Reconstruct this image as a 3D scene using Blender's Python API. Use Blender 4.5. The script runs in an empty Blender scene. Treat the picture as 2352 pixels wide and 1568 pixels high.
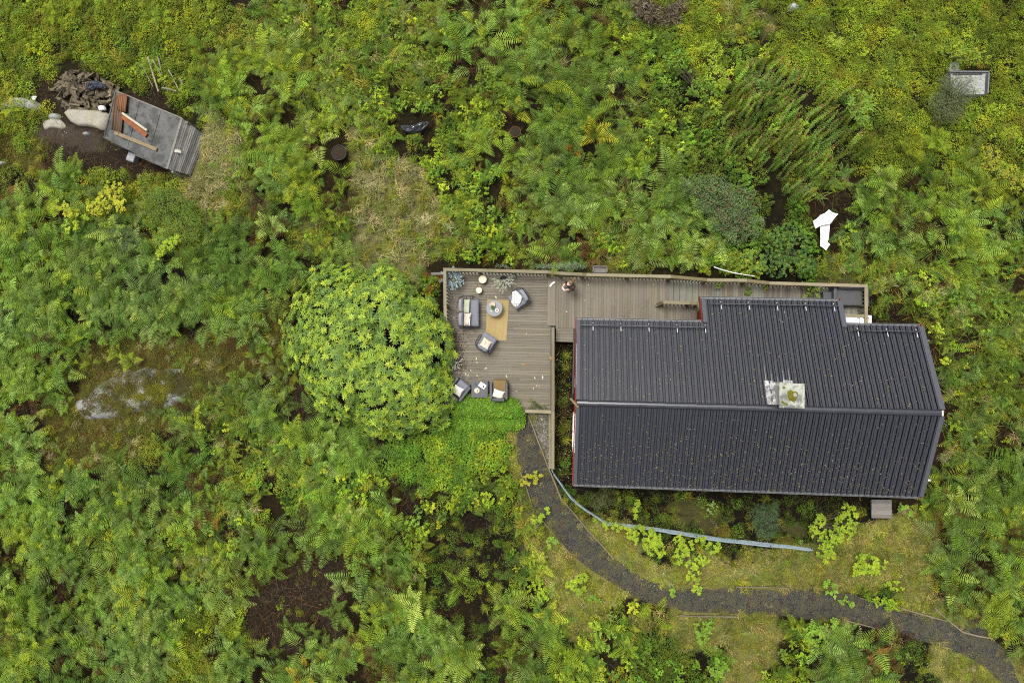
import bpy, math, random
from mathutils import Vector, Matrix, Euler, noise

# ------------------------------------------------------------------ camera, sky, sun, exposure
scn = bpy.context.scene
C = scn.collection
H = 31.0                       # the drone hovers 31 m above the ground
FPX, CX, CY = 1568.0, 1176.0, 784.0
NX, NY = 1278.0, 860.0         # where the plumb line under the camera meets the picture
_n = Vector((NX - CX, -(NY - CY), -FPX)).normalized()
RCAM = _n.rotation_difference(Vector((0, 0, -1))).to_matrix()
cam_d = bpy.data.cameras.new('camera')
cam_d.sensor_width = 36.0; cam_d.lens = 24.0; cam_d.clip_start = 0.5; cam_d.clip_end = 500
cam = bpy.data.objects.new('camera', cam_d); C.objects.link(cam)
cam.matrix_world = Matrix.Translation((0, 0, H)) @ RCAM.to_4x4()
scn.camera = cam

world = bpy.data.worlds.new('World'); scn.world = world; world.use_nodes = True
wn, wl = world.node_tree.nodes, world.node_tree.links
wn.clear()
sky = wn.new('ShaderNodeTexSky'); sky.sky_type = 'NISHITA'; sky.sun_disc = False
SUN_EL, SUN_AZ = math.radians(72), math.radians(-40)      # high, soft, from the upper left of the picture
sky.sun_elevation = SUN_EL; sky.sun_rotation = SUN_AZ
sky.air_density = 1.0; sky.dust_density = 4.0; sky.ozone_density = 1.0
hsv = wn.new('ShaderNodeHueSaturation'); hsv.inputs['Saturation'].default_value = 0.16
bg = wn.new('ShaderNodeBackground'); bg.inputs['Strength'].default_value = 0.12
wo = wn.new('ShaderNodeOutputWorld')
wl.new(sky.outputs[0], hsv.inputs['Color']); wl.new(hsv.outputs[0], bg.inputs['Color']); wl.new(bg.outputs[0], wo.inputs['Surface'])
sun_d = bpy.data.lights.new('sun', 'SUN'); sun_d.energy = 1.5; sun_d.angle = math.radians(22); sun_d.color = (1.0, 0.96, 0.88)
sun = bpy.data.objects.new('sun', sun_d); C.objects.link(sun)
_sd = Vector((math.sin(SUN_AZ) * math.cos(SUN_EL), math.cos(SUN_AZ) * math.cos(SUN_EL), math.sin(SUN_EL)))
sun.rotation_euler = _sd.to_track_quat('Z', 'Y').to_euler()
sun.location = _sd * 30
vs = scn.view_settings
scn.display_settings.display_device = 'sRGB'
vs.view_transform = 'Standard'; vs.look = 'None'; vs.gamma = 1.0; vs.use_curve_mapping = False
vs.exposure = 1.05
scn.render.engine = 'CYCLES'
scn.cycles.max_bounces = 6; scn.cycles.diffuse_bounces = 3; scn.cycles.glossy_bounces = 2; scn.cycles.transmission_bounces = 3
scn.cycles.use_denoising = False
scn.cycles.filter_width = 1.1
scn.cycles.sample_clamp_indirect = 4.0

random.seed(11)
R = random.Random(7)
U = R.uniform

# ------------------------------------------------------------------ from picture to place and back
def P(px, py, z=0.0):
    d = RCAM @ Vector(((px - CX) / FPX, -(py - CY) / FPX, -1.0))
    return Vector((0, 0, H)) + d * ((z - H) / d.z)
_RI = RCAM.inverted()
def D(v):
    c = _RI @ (Vector(v) - Vector((0, 0, H)))
    return CX + FPX * c.x / -c.z, CY - FPX * c.y / -c.z
def mpp(z=0.0): return (H - z) / FPX     # metres per picture unit at height z
def inside(poly, x, y):
    r = False; j = len(poly) - 1
    for i in range(len(poly)):
        xi, yi = poly[i]; xj, yj = poly[j]
        if (yi > y) != (yj > y) and x < (xj - xi) * (y - yi) / (yj - yi) + xi: r = not r
        j = i
    return r
def nz(x, y, s=1.0, o=0.0): return noise.noise(Vector((x * s + o, y * s - o, o * .37)))

# ------------------------------------------------------------------ mesh helpers
class MB:
    def __init__(s): s.v = []; s.f = []; s.c = []; s.cc = (1, 1, 1); s.hascol = False
    def col(s, c): s.cc = c; s.hascol = True; return s
    def face(s, *vs):
        b = len(s.v); s.v.extend(tuple(q) for q in vs); s.f.append(tuple(range(b, b + len(vs)))); s.c.append(s.cc)
    def add(s, vs, fs):
        b = len(s.v); s.v.extend(tuple(q) for q in vs)
        for f in fs: s.f.append(tuple(b + i for i in f)); s.c.append(s.cc)
    def box(s, c, size, rot=None, taper=1.0):
        hx, hy, hz = (q / 2 for q in size)
        vs = []
        for z in (-1, 1):
            k = 1.0 if z < 0 else taper
            for x, y in ((-1, -1), (1, -1), (1, 1), (-1, 1)):
                v = Vector((x * hx * k, y * hy * k, z * hz))
                if rot is not None: v = rot @ v
                vs.append(v + Vector(c))
        s.add(vs, [(3, 2, 1, 0), (4, 5, 6, 7), (0, 1, 5, 4), (1, 2, 6, 5), (2, 3, 7, 6), (3, 0, 4, 7)])
    def beam(s, a, b, w, t):                      # a plank from a to b, w wide (level), t thick
        a, b = Vector(a), Vector(b); d = b - a; L = d.length; x = d / L
        y = Vector((0, 0, 1)).cross(x)
        y = y.normalized() if y.length > 1e-4 else Vector((0, 1, 0))
        z = x.cross(y)
        m = Matrix((x, y, z)).transposed()
        s.box((a + b) / 2, (L, w, t), m)
    def prism(s, poly, z0, z1):
        n = len(poly)
        a = 0.5 * sum(poly[i][0] * poly[(i + 1) % n][1] - poly[(i + 1) % n][0] * poly[i][1] for i in range(n))
        if a < 0: poly = poly[::-1]
        vs = [(p[0], p[1], z0) for p in poly] + [(p[0], p[1], z1) for p in poly]
        s.add(vs, [tuple(range(n - 1, -1, -1)), tuple(range(n, 2 * n))] + [(i, (i + 1) % n, n + (i + 1) % n, n + i) for i in range(n)])
    def tube(s, pts, r, n=6, cap=True):
        pts = [Vector(p) for p in pts]; rings = []
        for i, p in enumerate(pts):
            d = (pts[min(i + 1, len(pts) - 1)] - pts[max(i - 1, 0)]).normalized()
            u = d.cross(Vector((0, 0, 1)))
            if u.length < 1e-3: u = Vector((1, 0, 0))
            u.normalize(); w = d.cross(u)
            rr = r[i] if isinstance(r, (list, tuple)) else r
            rings.append([p + (u * math.cos(2 * math.pi * k / n) + w * math.sin(2 * math.pi * k / n)) * rr for k in range(n)])
        vs = [v for g in rings for v in g]; fs = []
        for i in range(len(pts) - 1):
            for k in range(n):
                fs.append((i * n + k, i * n + (k + 1) % n, (i + 1) * n + (k + 1) % n, (i + 1) * n + k))
        if cap: fs += [tuple(range(n - 1, -1, -1)), tuple((len(pts) - 1) * n + k for k in range(n))]
        s.add(vs, fs)
    def lathe(s, prof, n=24, c=(0, 0, 0)):
        vs = []; fs = []
        for r, z in prof:
            for k in range(n):
                a = 2 * math.pi * k / n
                vs.append((c[0] + r * math.cos(a), c[1] + r * math.sin(a), c[2] + z))
        for i in range(len(prof) - 1):
            for k in range(n):
                fs.append((i * n + k, i * n + (k + 1) % n, (i + 1) * n + (k + 1) % n, (i + 1) * n + k))
        s.add(vs, fs)
        if prof[0][0] > 1e-4: s.add([vs[k] for k in range(n)], [tuple(range(n - 1, -1, -1))])
        if prof[-1][0] > 1e-4: s.add([vs[(len(prof) - 1) * n + k] for k in range(n)], [tuple(range(n))])
    def leaf(s, o, d, up, L, W, fold=.25, droop=.1):         # one pointed leaf with a midrib fold
        o = Vector(o); d = Vector(d).normalized(); side = d.cross(Vector(up))
        if side.length < 1e-3: side = Vector((1, 0, 0))
        side.normalize(); n = side.cross(d)
        def q(t, w): return o + d * (L * t) + side * (W * .5 * w) + n * (abs(w) * W * .5 * fold - droop * L * t * t)
        v = [q(0, 0), q(.3, -.8), q(.3, 0), q(.3, .8), q(.68, -.9), q(.68, 0), q(.68, .9), q(1, 0)]
        s.add(v, [(0, 1, 2), (0, 2, 3), (1, 4, 5, 2), (2, 5, 6, 3), (4, 7, 5), (5, 7, 6)])
    def dia(s, o, d, up, L, W):                              # one tiny leaf
        o = Vector(o); d = Vector(d).normalized(); side = d.cross(Vector(up))
        if side.length < 1e-3: side = Vector((1, 0, 0))
        side.normalize()
        s.face(o, o + d * L * .45 - side * W * .5, o + d * L, o + d * L * .45 + side * W * .5)
    def mesh(s, name, mat, smooth=False):
        me = bpy.data.meshes.new(name); me.from_pydata(s.v, [], s.f)
        if s.hascol:
            at = me.attributes.new('col', 'FLOAT_COLOR', 'FACE')
            at.data.foreach_set('color', [x for c in s.c for x in (c[0], c[1], c[2], 1.0)])
        if mat is not None: me.materials.append(mat)
        if smooth: me.polygons.foreach_set('use_smooth', [True] * len(me.polygons))
        me.update(); return me
    def build(s, name, mat, parent=None, smooth=False, kind=None):
        return link(name, s.mesh(name, mat, smooth), parent, kind)

def link(name, me, parent=None, kind=None, loc=None, rot=None, scale=None):
    o = bpy.data.objects.new(name, me); C.objects.link(o)
    if parent is not None: o.parent = parent
    if kind: o['kind'] = kind
    if loc is not None: o.location = loc
    if rot is not None: o.rotation_euler = rot
    if scale is not None: o.scale = scale
    return o
def tag(o, label, cat, group=None):
    o['label'] = label; o['category'] = cat
    if group: o['group'] = group
    return o
def thing(name, label, cat, loc=(0, 0, 0), rotz=0.0, group=None):
    o = bpy.data.objects.new(name, None); C.objects.link(o); o.empty_display_size = .1
    o.location = loc; o.rotation_euler = (0, 0, rotz)
    return tag(o, label, cat, group)
def copy_tree(o, loc=None, rotz=None, parent=None):
    c = o.copy(); C.objects.link(c)
    if parent is not None: c.parent = parent
    if loc is not None: c.location = loc
    if rotz is not None: c.rotation_euler = (0, 0, rotz)
    for ch in list(o.children): copy_tree(ch, parent=c)
    return c
def bevel(o, w, seg=2):
    m = o.modifiers.new('bevel', 'BEVEL'); m.width = w; m.segments = seg; m.limit_method = 'ANGLE'
    return o
def chaikin(pts, it=2, closed=False):
    for _ in range(it):
        q = [] if closed else [pts[0]]
        for i in range(len(pts) if closed else len(pts) - 1):
            a = Vector(pts[i]); b = Vector(pts[(i + 1) % len(pts)])
            q += [a * .75 + b * .25, a * .25 + b * .75]
        if not closed: q.append(pts[-1])
        pts = q
    return [Vector(p) for p in pts]

# ------------------------------------------------------------------ materials
class NT:
    def __init__(s, name):
        s.m = bpy.data.materials.new(name); s.m.use_nodes = True
        s.n = s.m.node_tree.nodes; s.l = s.m.node_tree.links
        s.n.clear(); s.out = s.n.new('ShaderNodeOutputMaterial')
    def new(s, t, **kw):
        x = s.n.new(t)
        for k, v in kw.items(): setattr(x, k, v)
        return x
    def set(s, sock, v):
        if isinstance(v, bpy.types.NodeSocket): s.l.new(v, sock)
        elif v is not None:
            if sock.type == 'RGBA' and len(v) == 3: v = (*v, 1)
            sock.default_value = v
    def coords(s, kind='Object'): return s.new('ShaderNodeTexCoord').outputs[kind]
    def pos(s): return s.new('ShaderNodeNewGeometry').outputs['Position']
    def mapping(s, vec, scale=(1, 1, 1), loc=(0, 0, 0), rot=(0, 0, 0)):
        m = s.new('ShaderNodeMapping'); s.set(m.inputs['Vector'], vec)
        s.set(m.inputs['Scale'], scale); s.set(m.inputs['Location'], loc); s.set(m.inputs['Rotation'], rot)
        return m.outputs[0]
    def noise(s, vec, scale, detail=4, rough=.6):
        t = s.new('ShaderNodeTexNoise'); s.set(t.inputs['Vector'], vec)
        t.inputs['Scale'].default_value = scale; t.inputs['Detail'].default_value = detail; t.inputs['Roughness'].default_value = rough
        return t.outputs['Fac']
    def voro(s, vec, scale, out='Color', feature='F1'):
        t = s.new('ShaderNodeTexVoronoi'); s.set(t.inputs['Vector'], vec); t.inputs['Scale'].default_value = scale; t.feature = feature
        return t.outputs[out]
    def ramp(s, fac, *stops):
        r = s.new('ShaderNodeValToRGB'); e = r.color_ramp.elements
        while len(e) < len(stops): e.new(.5)
        for i, (p, c) in enumerate(stops):
            e[i].position = p; e[i].color = (*c, 1) if not isinstance(c, (int, float)) else (c, c, c, 1)
        s.set(r.inputs[0], fac); return r.outputs[0]
    def mix(s, a, b, fac=.5, mode='MIX'):
        m = s.new('ShaderNodeMix', data_type='RGBA', blend_type=mode)
        s.set(m.inputs[0], fac); s.set(m.inputs[6], a); s.set(m.inputs[7], b); return m.outputs[2]
    def math(s, op, a, b=None):
        m = s.new('ShaderNodeMath', operation=op); s.set(m.inputs[0], a)
        if b is not None: s.set(m.inputs[1], b)
        return m.outputs[0]
    def hsv(s, c, h=.5, sat=1., v=1.):
        m = s.new('ShaderNodeHueSaturation'); s.set(m.inputs['Color'], c)
        s.set(m.inputs['Hue'], h); s.set(m.inputs['Saturation'], sat); s.set(m.inputs['Value'], v); return m.outputs[0]
    def bump(s, h, dist=.01, strength=.6):
        b = s.new('ShaderNodeBump'); s.set(b.inputs['Height'], h)
        b.inputs['Distance'].default_value = dist; b.inputs['Strength'].default_value = strength; return b.outputs[0]
    def bsdf(s, col, rough=.6, spec=.3, normal=None, metal=0.):
        b = s.new('ShaderNodeBsdfPrincipled')
        s.set(b.inputs['Base Color'], col); s.set(b.inputs['Roughness'], rough)
        s.set(b.inputs['Specular IOR Level'], spec); s.set(b.inputs['Metallic'], metal)
        if normal is not None: s.set(b.inputs['Normal'], normal)
        return b.outputs[0]
    def done(s, sh): s.l.new(sh, s.out.inputs['Surface']); return s.m

def plain(name, col, rough=.6, spec=.3, var=.25, scale=9., bump=.0):
    t = NT(name); v = t.coords()
    n = t.noise(v, scale, 5)
    c = t.mix([x * (1 - var) for x in col], [min(1, x * (1 + var)) for x in col], n)
    return t.done(t.bsdf(c, rough, spec, t.bump(n, .01, bump) if bump else None))

def leaf_mat(name, mode, gloss=.07, trans=.35):
    t = NT(name)
    g = t.new('ShaderNodeAttribute', attribute_name='col').outputs['Color']
    if mode == 'inst': c = t.mix(g, t.new('ShaderNodeAttribute', attribute_name='tint', attribute_type='INSTANCER').outputs['Color'], 1., 'MULTIPLY')
    elif mode == 'obj': c = t.mix(g, t.new('ShaderNodeObjectInfo').outputs['Color'], 1., 'MULTIPLY')
    else: c = g
    n = t.noise(t.pos(), 9., 3)
    c = t.hsv(c, t.math('ADD', t.math('MULTIPLY', n, .03), .485), 1., t.math('ADD', t.math('MULTIPLY', n, .5), .75))
    a = t.bsdf(c, .5, gloss)
    tr = t.new('ShaderNodeBsdfTranslucent'); t.set(tr.inputs['Color'], t.hsv(c, .49, 1.05, 1.0))
    mx = t.new('ShaderNodeMixShader'); mx.inputs[0].default_value = trans
    t.l.new(a, mx.inputs[1]); t.l.new(tr.outputs[0], mx.inputs[2])
    return t.done(mx.outputs[0])
LI, LO, LM = leaf_mat('leaf_scatter', 'inst'), leaf_mat('leaf_plant', 'obj'), leaf_mat('leaf_mesh', 'mesh')
LGO, LGM = leaf_mat('glossy_leaf_whorl', 'obj', .16, .2), leaf_mat('glossy_leaf_crown', 'mesh', .16, .2)

def wood(name, dark, light, grain=(1.5, 16, 4), rough=.75, spec=.15, wear=None, k=1.0, green=0., var=.45):
    t = NT(name); v = t.coords()
    rnd = t.new('ShaderNodeObjectInfo').outputs['Random']
    off = t.new('ShaderNodeCombineXYZ')
    for i in range(3): t.set(off.inputs[i], t.math('MULTIPLY', rnd, 37. + 11 * i))
    va = t.new('ShaderNodeVectorMath', operation='ADD'); t.set(va.inputs[0], v); t.l.new(off.outputs[0], va.inputs[1])
    g = t.noise(t.mapping(va.outputs[0], grain), 2.2, 6, .65)
    c = t.mix(dark, light, t.ramp(g, (.3, 0.), (.7, 1.)))
    wp = t.pos()
    c = t.hsv(c, .5, 1., t.math('ADD', t.math('MULTIPLY', rnd, var), 1. - var * .5))
    if wear: c = t.mix(c, wear, t.math('MULTIPLY', t.ramp(t.noise(wp, .9, 5), (.45, 0.), (.7, 1.)), k))
    if green: c = t.mix(c, (.07, .085, .02), t.math('MULTIPLY', t.ramp(t.noise(wp, 1.7, 5), (.5, 0.), (.72, 1.)), green))
    sp = t.noise(wp, 38., 2)
    c = t.mix(c, (.02, .018, .012), t.math('MULTIPLY', t.ramp(sp, (.66, 0.), (.73, 1.)), .7))
    return t.done(t.bsdf(c, rough, spec, t.bump(g, .006, .5)))
M_DECK = wood('weathered_deck_board', (.085, .071, .048), (.158, .134, .094), wear=(.14, .126, .10), k=.5, rough=.6, spec=.3)
M_DECKG = wood('algae_green_deck_board', (.085, .08, .058), (.155, .15, .115), wear=(.12, .13, .105), k=.5, green=.25, rough=.5, spec=.35)
M_DECKW = wood('wet_dark_deck_board', (.035, .022, .010), (.075, .05, .026), wear=(.03, .02, .01), k=.5, rough=.35, spec=.5)  # also colours the dark boxes that stand for shade under the decks
M_RAIL = wood('weathered_rail_wood', (.125, .105, .062), (.25, .215, .14), wear=(.22, .20, .155), k=.4, green=.35)
M_RAILD = wood('mossy_rail_wood', (.085, .07, .035), (.16, .13, .07), green=.75)
M_OLDW = wood('old_grey_wood', (.07, .062, .052), (.24, .225, .20), grain=(1.2, 26, 6), wear=(.10, .09, .08), k=.5)
M_WALLW = wood('brightened_grey_wall_board', (.09, .085, .078), (.33, .315, .29), grain=(1.2, 26, 6), wear=(.12, .11, .10), k=.5, var=.9)  # lighter copy of the old wood, making up for weak light on the wall
M_LOG = wood('firewood', (.03, .023, .014), (.15, .122, .08), grain=(1.2, 9, 9), wear=(.05, .04, .025), k=.4, var=1.5)
M_EDGE = wood('path_edging_wood', (.09, .07, .045), (.20, .165, .11), wear=(.08, .06, .035), k=.7, green=.5)
M_RED = wood('red_painted_wood', (.13, .024, .013), (.20, .036, .02), grain=(1, 10, 10))
M_WHITE = plain('white_paint', (.8, .8, .79), .45, .4, .06)
M_ROOF = None
M_DARK = plain('dark_metal', (.03, .032, .037), .4, .5, .2)
M_BLACK = plain('black_plastic', (.012, .012, .014), .4, .4, .3)
M_SOIL = plain('soil', (.028, .02, .013), .95, .1, .6, 14, .8)
# ------------------------------------------------------------------ the lie of the land
ZONES = ["SSSSSsMMSMMFYFMSSgSSSSSS",
         "SSSSSffMMMMFFMFRSRSSSSSS",
         "Sb..SffMMRRRFFMDRWWWSSSS",
         "mb..ygffgRRfFFFRDWWWSSYS",
         "sFYYygFfyyRRFFFFDDWMFFff",
         "FFGYYFFgyygRMFMFFDDMFFFF",
         "FFGGGFFFFgRRgggRRRDgMMMM",
         "GFGGGFmFFFRkkkkkkkkkkMMM",
         "FFmmmmmFFFkkkkkkkkkkkMMM",
         "FmmmmMF...BBLkkkkkkkkMMM",
         "FmmsFMMFFBBBLkkkkkkkkMMM",
         "FFFFFMRFRFRRgkkkkkkkkMFF",
         "FFFMMMFFFRkkgLLkkkLLLLFF",
         "FFMFMFbbFMkkRLLLLLLLLLFF",
         "FFFFSSbbFFFkFLRRLLRLRLLF",
         "FFFGSFFFFFFkFRRDDLRFFkLL"]
PATH_L = [(1187, 950), (1187, 1000), (1190, 1060), (1194, 1082), (1207, 1112), (1223, 1164), (1242, 1189), (1271, 1225), (1307, 1268), (1350, 1305), (1404, 1338), (1460, 1372), (1518, 1395),
          (1614, 1408), (1764, 1410), (1860, 1418), (1939, 1426), (2027, 1447), (2141, 1478), (2237, 1513), (2290, 1553), (2312, 1600), (2330, 1680)]
PATH_R = [(1212, 950), (1226, 980), (1237, 1015), (1250, 1050), (1261, 1079), (1271, 1100), (1289, 1146), (1318, 1177), (1347, 1213), (1399, 1270), (1440, 1304), (1487, 1334), (1548, 1349),
          (1618, 1352), (1764, 1352), (1895, 1353), (1974, 1373), (2097, 1404), (2202, 1434), (2281, 1461), (2318, 1509), (2342, 1568), (2365, 1680)]
PATH = PATH_L + PATH_R[::-1]
DECK = [(1018, 612), (1260, 620), (1545, 632), (1620, 641), (1770, 648), (1992, 655), (1992, 762), (1330, 790), (1277, 786), (1275, 1082), (1264, 1082), (1262, 946), (1090, 940), (1030, 935)]
HOUSE = [(1318, 730), (1622, 738), (1617, 680), (1922, 688), (1936, 748), (2116, 755), (2162, 945), (2112, 1142), (1316, 1116)]
BEDSTRIP = [(1270, 784), (1335, 784), (1335, 1110), (1270, 1110)]
GRAVELSIDE = [(1214, 948), (1264, 948), (1266, 1078), (1240, 1018)]
SHED = [(232, 205), (270, 200), (420, 265), (480, 312), (436, 402), (380, 392), (238, 330)]
SLAB = [(133, 246), (250, 253), (240, 304), (208, 289), (161, 287)]
WOODS = [(112, 195), (160, 155), (240, 185), (268, 200), (258, 250), (140, 246)]
SOIL = [(60, 292), (130, 280), (165, 292), (235, 305), (240, 345), (210, 352), (90, 322)]
ROCKW = [(165, 930), (185, 905), (235, 875), (300, 850), (370, 842), (430, 858), (438, 890), (415, 930), (330, 945), (260, 965), (200, 966)]
BUSH = [(636, 785), (655, 705), (690, 645), (722, 613), (790, 598), (818, 622), (878, 600), (922, 612), (952, 655), (985, 690), (1020, 712), (1046, 748), (1050, 795), (1032, 830), (1048, 870),
        (1052, 915), (1040, 962), (1010, 988), (960, 1003), (900, 1013), (850, 1000), (815, 975), (768, 962), (722, 940), (695, 900), (690, 862), (655, 845), (638, 815)]
COLDF = [(2176, 160), (2274, 160), (2274, 218), (2190, 218)]
TUB = [(755, 330), (805, 330), (805, 374), (755, 374)]
TUB2 = [(1168, 290), (1206, 290), (1206, 320), (1168, 320)]
SIGN = [(1866, 482), (1924, 482), (1926, 520), (1908, 575), (1880, 575), (1866, 528)]
STEPS = [(1998, 1146), (2052, 1146), (2052, 1194), (1998, 1194)]
TARP = [(914, 280), (985, 272), (990, 306), (920, 312)]
BARE = [(560, 1330), (700, 1290), (790, 1330), (770, 1420), (680, 1500), (575, 1490)]
PLANTER = [(1140, 598), (1396, 598), (1396, 634), (1140, 626)]
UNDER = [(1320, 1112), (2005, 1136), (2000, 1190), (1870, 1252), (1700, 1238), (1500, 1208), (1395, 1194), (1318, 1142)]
NOGO = [DECK, HOUSE, SHED, SLAB, WOODS, COLDF, TUB, TUB2, SIGN, STEPS, TARP]
def zone(px, py):
    wx = px + 55 * nz(px, py, .008, 3.1) + 26 * nz(px, py, .03, 9.7)
    wy = py + 55 * nz(px, py, .008, 17.3) + 26 * nz(px, py, .03, 29.7)
    c = ZONES[min(15, max(0, int(wy / 98)))][min(23, max(0, int(wx / 98)))]
    if inside(SOIL, px, py): return 'e'
    if inside(BARE, px, py): return 'b'
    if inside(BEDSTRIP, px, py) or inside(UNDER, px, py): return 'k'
    return 'b' if c == '.' else c
def px_free(x, y):
    px, py = D((x, y, 0)); return not (inside(PATH, px, py) or inside(SHED, px, py) or (1180 < px < 2200 and 940 < py < 1450))
def ground_z(x, y):
    z = .16 * nz(x, y, .16, 4.2) + .20 * nz(x, y, .42, 1.7) + .05 * nz(x, y, .9, 8.1)
    # level where deck, house and path stand
    k = 1.0 if px_free(x, y) else .15
    if -5.8 < x < 15.5 and -5.5 < y < 5.2: k = .15
    return z * k
GCOL = {'F': (0.0096, 0.0066, 0.003), 'f': (0.0135, 0.0096, 0.0036), 'G': (0.009, 0.0066, 0.003), 'M': (0.0135, 0.0084, 0.0036), 'S': (0.012, 0.0102, 0.0036), 's': (0.009, 0.0084, 0.0036), 'D': (0.0075, 0.006, 0.003), 'R': (0.012, 0.009, 0.0036), 'W': (0.0105, 0.0084, 0.0036), 'g': (0.05, 0.052, 0.016), 'y': (0.11, 0.105, 0.04), 'm': (0.065, 0.055, 0.013), 'b': (0.019, 0.013, 0.008), 'k': (0.0066, 0.0048, 0.0027), 'L': (0.12, 0.115, 0.032), 'B': (0.009, 0.009, 0.0036), 'Y': (0.015, 0.0135, 0.0036), 'e': (0.044, 0.0336, 0.0256)}  # k and thicket soils darkened to paint shade under eaves and in gaps

t = NT('earth_and_moss')
vc = t.new('ShaderNodeAttribute', attribute_name='col').outputs['Color']
p = t.pos()
n1 = t.noise(p, 3.0, 8, .7); n2 = t.noise(p, 22., 4, .7); n3 = t.noise(t.mapping(p, (1, 1, 1), (9, 4, 0)), 1.1, 5)
c = t.hsv(vc, t.math('ADD', t.math('MULTIPLY', n3, .06), .47), t.math('ADD', t.math('MULTIPLY', n1, .6), .7), t.math('ADD', t.math('MULTIPLY', n2, 1.6), .25))
c = t.mix(c, (.09, .10, .015), t.math('MULTIPLY', t.ramp(n1, (.55, 0.), (.7, 1.)), .35))
M_EARTH = t.done(t.bsdf(c, .95, .1, t.bump(t.math('ADD', n1, n2), .06, .9)))

xs = [-70, -50, -38] + [-31 + .22 * i for i in range(264)] + [34, 50, 70]
ys = [-60, -40, -25] + [-18.5 + .22 * i for i in range(184)] + [30, 45, 60]
vs_, cols, fs_ = [], [], []
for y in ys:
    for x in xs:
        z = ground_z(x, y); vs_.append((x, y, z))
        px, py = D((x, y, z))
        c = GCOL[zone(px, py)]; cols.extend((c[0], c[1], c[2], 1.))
W_ = len(xs)
for j in range(len(ys) - 1):
    for i in range(W_ - 1): fs_.append((j * W_ + i, j * W_ + i + 1, (j + 1) * W_ + i + 1, (j + 1) * W_ + i))
me = bpy.data.meshes.new('ground'); me.from_pydata(vs_, [], fs_)
me.attributes.new('col', 'FLOAT_COLOR', 'POINT').data.foreach_set('color', cols)
me.materials.append(M_EARTH); me.polygons.foreach_set('use_smooth', [True] * len(me.polygons))
ground = link('ground', me, kind='structure')

# gravel path: a bed that lies 5 cm above the soil
def gravel_mat(name, a, b, litter):
    t = NT(name); p = t.pos()
    v = t.voro(p, 34.)
    sep = t.new('ShaderNodeSeparateColor'); t.l.new(v, sep.inputs[0])
    c = t.mix(a, b, t.math('POWER', sep.outputs[0], 1.6))
    d = t.voro(p, 34., 'Distance')
    n = t.noise(p, 2.6, 6, .7)
    c = t.mix(c, litter, t.math('MULTIPLY', t.ramp(t.math('ADD', t.math('MULTIPLY', n, .8), t.math('MULTIPLY', sep.outputs[1], .25)), (.46, 0.), (.62, 1.)), .8))
    return t.done(t.bsdf(c, .75, .25, t.bump(t.math('SUBTRACT', 1., d), .03, .9)))
M_GRAVEL = gravel_mat('dark_gravel', (.007, .007, .0068), (.074, .072, .068), (.07, .06, .028))
M_PALEG = gravel_mat('pale_gravel', (.06, .055, .045), (.30, .28, .23), (.06, .05, .025))
def strip(name, A, B, dz, mat, kind=None, parent=None, cross=4):
    m = MB(); rows = []
    A = chaikin([Vector((*q, 0)) for q in A], 2); B = chaikin([Vector((*q, 0)) for q in B], 2)
    for a, b in zip(A, B):
        r = []
        for k in range(cross + 1):
            q = a.lerp(b, k / cross); jit = 7. * nz(q.x, q.y, .025, 5. + k) + 4. * nz(q.x, q.y, .11, 9. + k) if k in (0, cross) else 0
            w = P(q.x + jit, q.y + jit, .05); r.append(Vector((w.x, w.y, ground_z(w.x, w.y) + dz * (1 if 0 < k < cross else .25))))
        rows.append(r)
    n = cross + 1
    m.add([v for r in rows for v in r], [(i * n + k, i * n + k + 1, (i + 1) * n + k + 1, (i + 1) * n + k) for i in range(len(rows) - 1) for k in range(cross)])
    return m.build(name, mat, parent, True, kind)
strip('gravel_path', PATH_L, PATH_R, .07, M_GRAVEL, 'structure')
strip('gravel_path', [(2226, 1452), (2219, 1446), (2224, 1424)], [(2276, 1466), (2272, 1452), (2246, 1420)], .075, M_GRAVEL, 'structure')
strip('pale_gravel_bed', [(1214, 950), (1228, 982), (1240, 1018), (1252, 1048), (1262, 1078)], [(1263, 950), (1264, 985), (1265, 1020), (1266, 1050), (1266, 1079)], .06, M_PALEG, 'structure')

# timber edging boards along the path
def edging(pts, label):
    e = thing('path_edging', label, 'edging', group='timber edging boards along the gravel path')
    for a, b in zip(pts[:-1], pts[1:]):
        A, B = P(*a, .06), P(*b, .06)
        A.z = ground_z(A.x, A.y) + .06; B.z = ground_z(B.x, B.y) + .06
        m = MB(); m.beam((A - B) * .5, (B - A) * .5, .055, .13)
        o = m.build('plank', M_EDGE, e); o.location = (A + B) / 2
edging([(1214, 953), (1237, 1015), (1261, 1077), (1272, 1102), (1289, 1146), (1316, 1175), (1347, 1213), (1385, 1254), (1410, 1283)], 'long thin timber edging on the house side of the path, from deck to bend')
edging([(1194, 1082), (1207, 1112), (1223, 1164)], 'short timber edging board at the upper left edge of the path')
edging([(1243, 1190), (1271, 1225), (1296, 1254), (1309, 1270)], 'timber edging on the outer left side of the path before its bend')
edging([(1690, 1347), (1764, 1347), (1815, 1349)], 'straight timber edging board on the lawn side of the path')
edging([(1974, 1372), (2010, 1381), (2060, 1393), (2130, 1413), (2170, 1424)], 'timber edging on the lawn side of the lower right path')
edging([(2146, 1395), (2172, 1420), (2210, 1450)], 'short slanting timber edging by the fork at the lower right')
edging([(2210, 1450), (2245, 1459), (2278, 1464)], 'timber edging board laid across the mouth of the path fork')
edging([(1940, 1423), (1985, 1434), (2030, 1447)], 'timber edging along the lower side of the path')
edging([(1560, 1412), (1620, 1414), (1690, 1415)], 'low half buried timber edging under the bend of the path')
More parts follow.
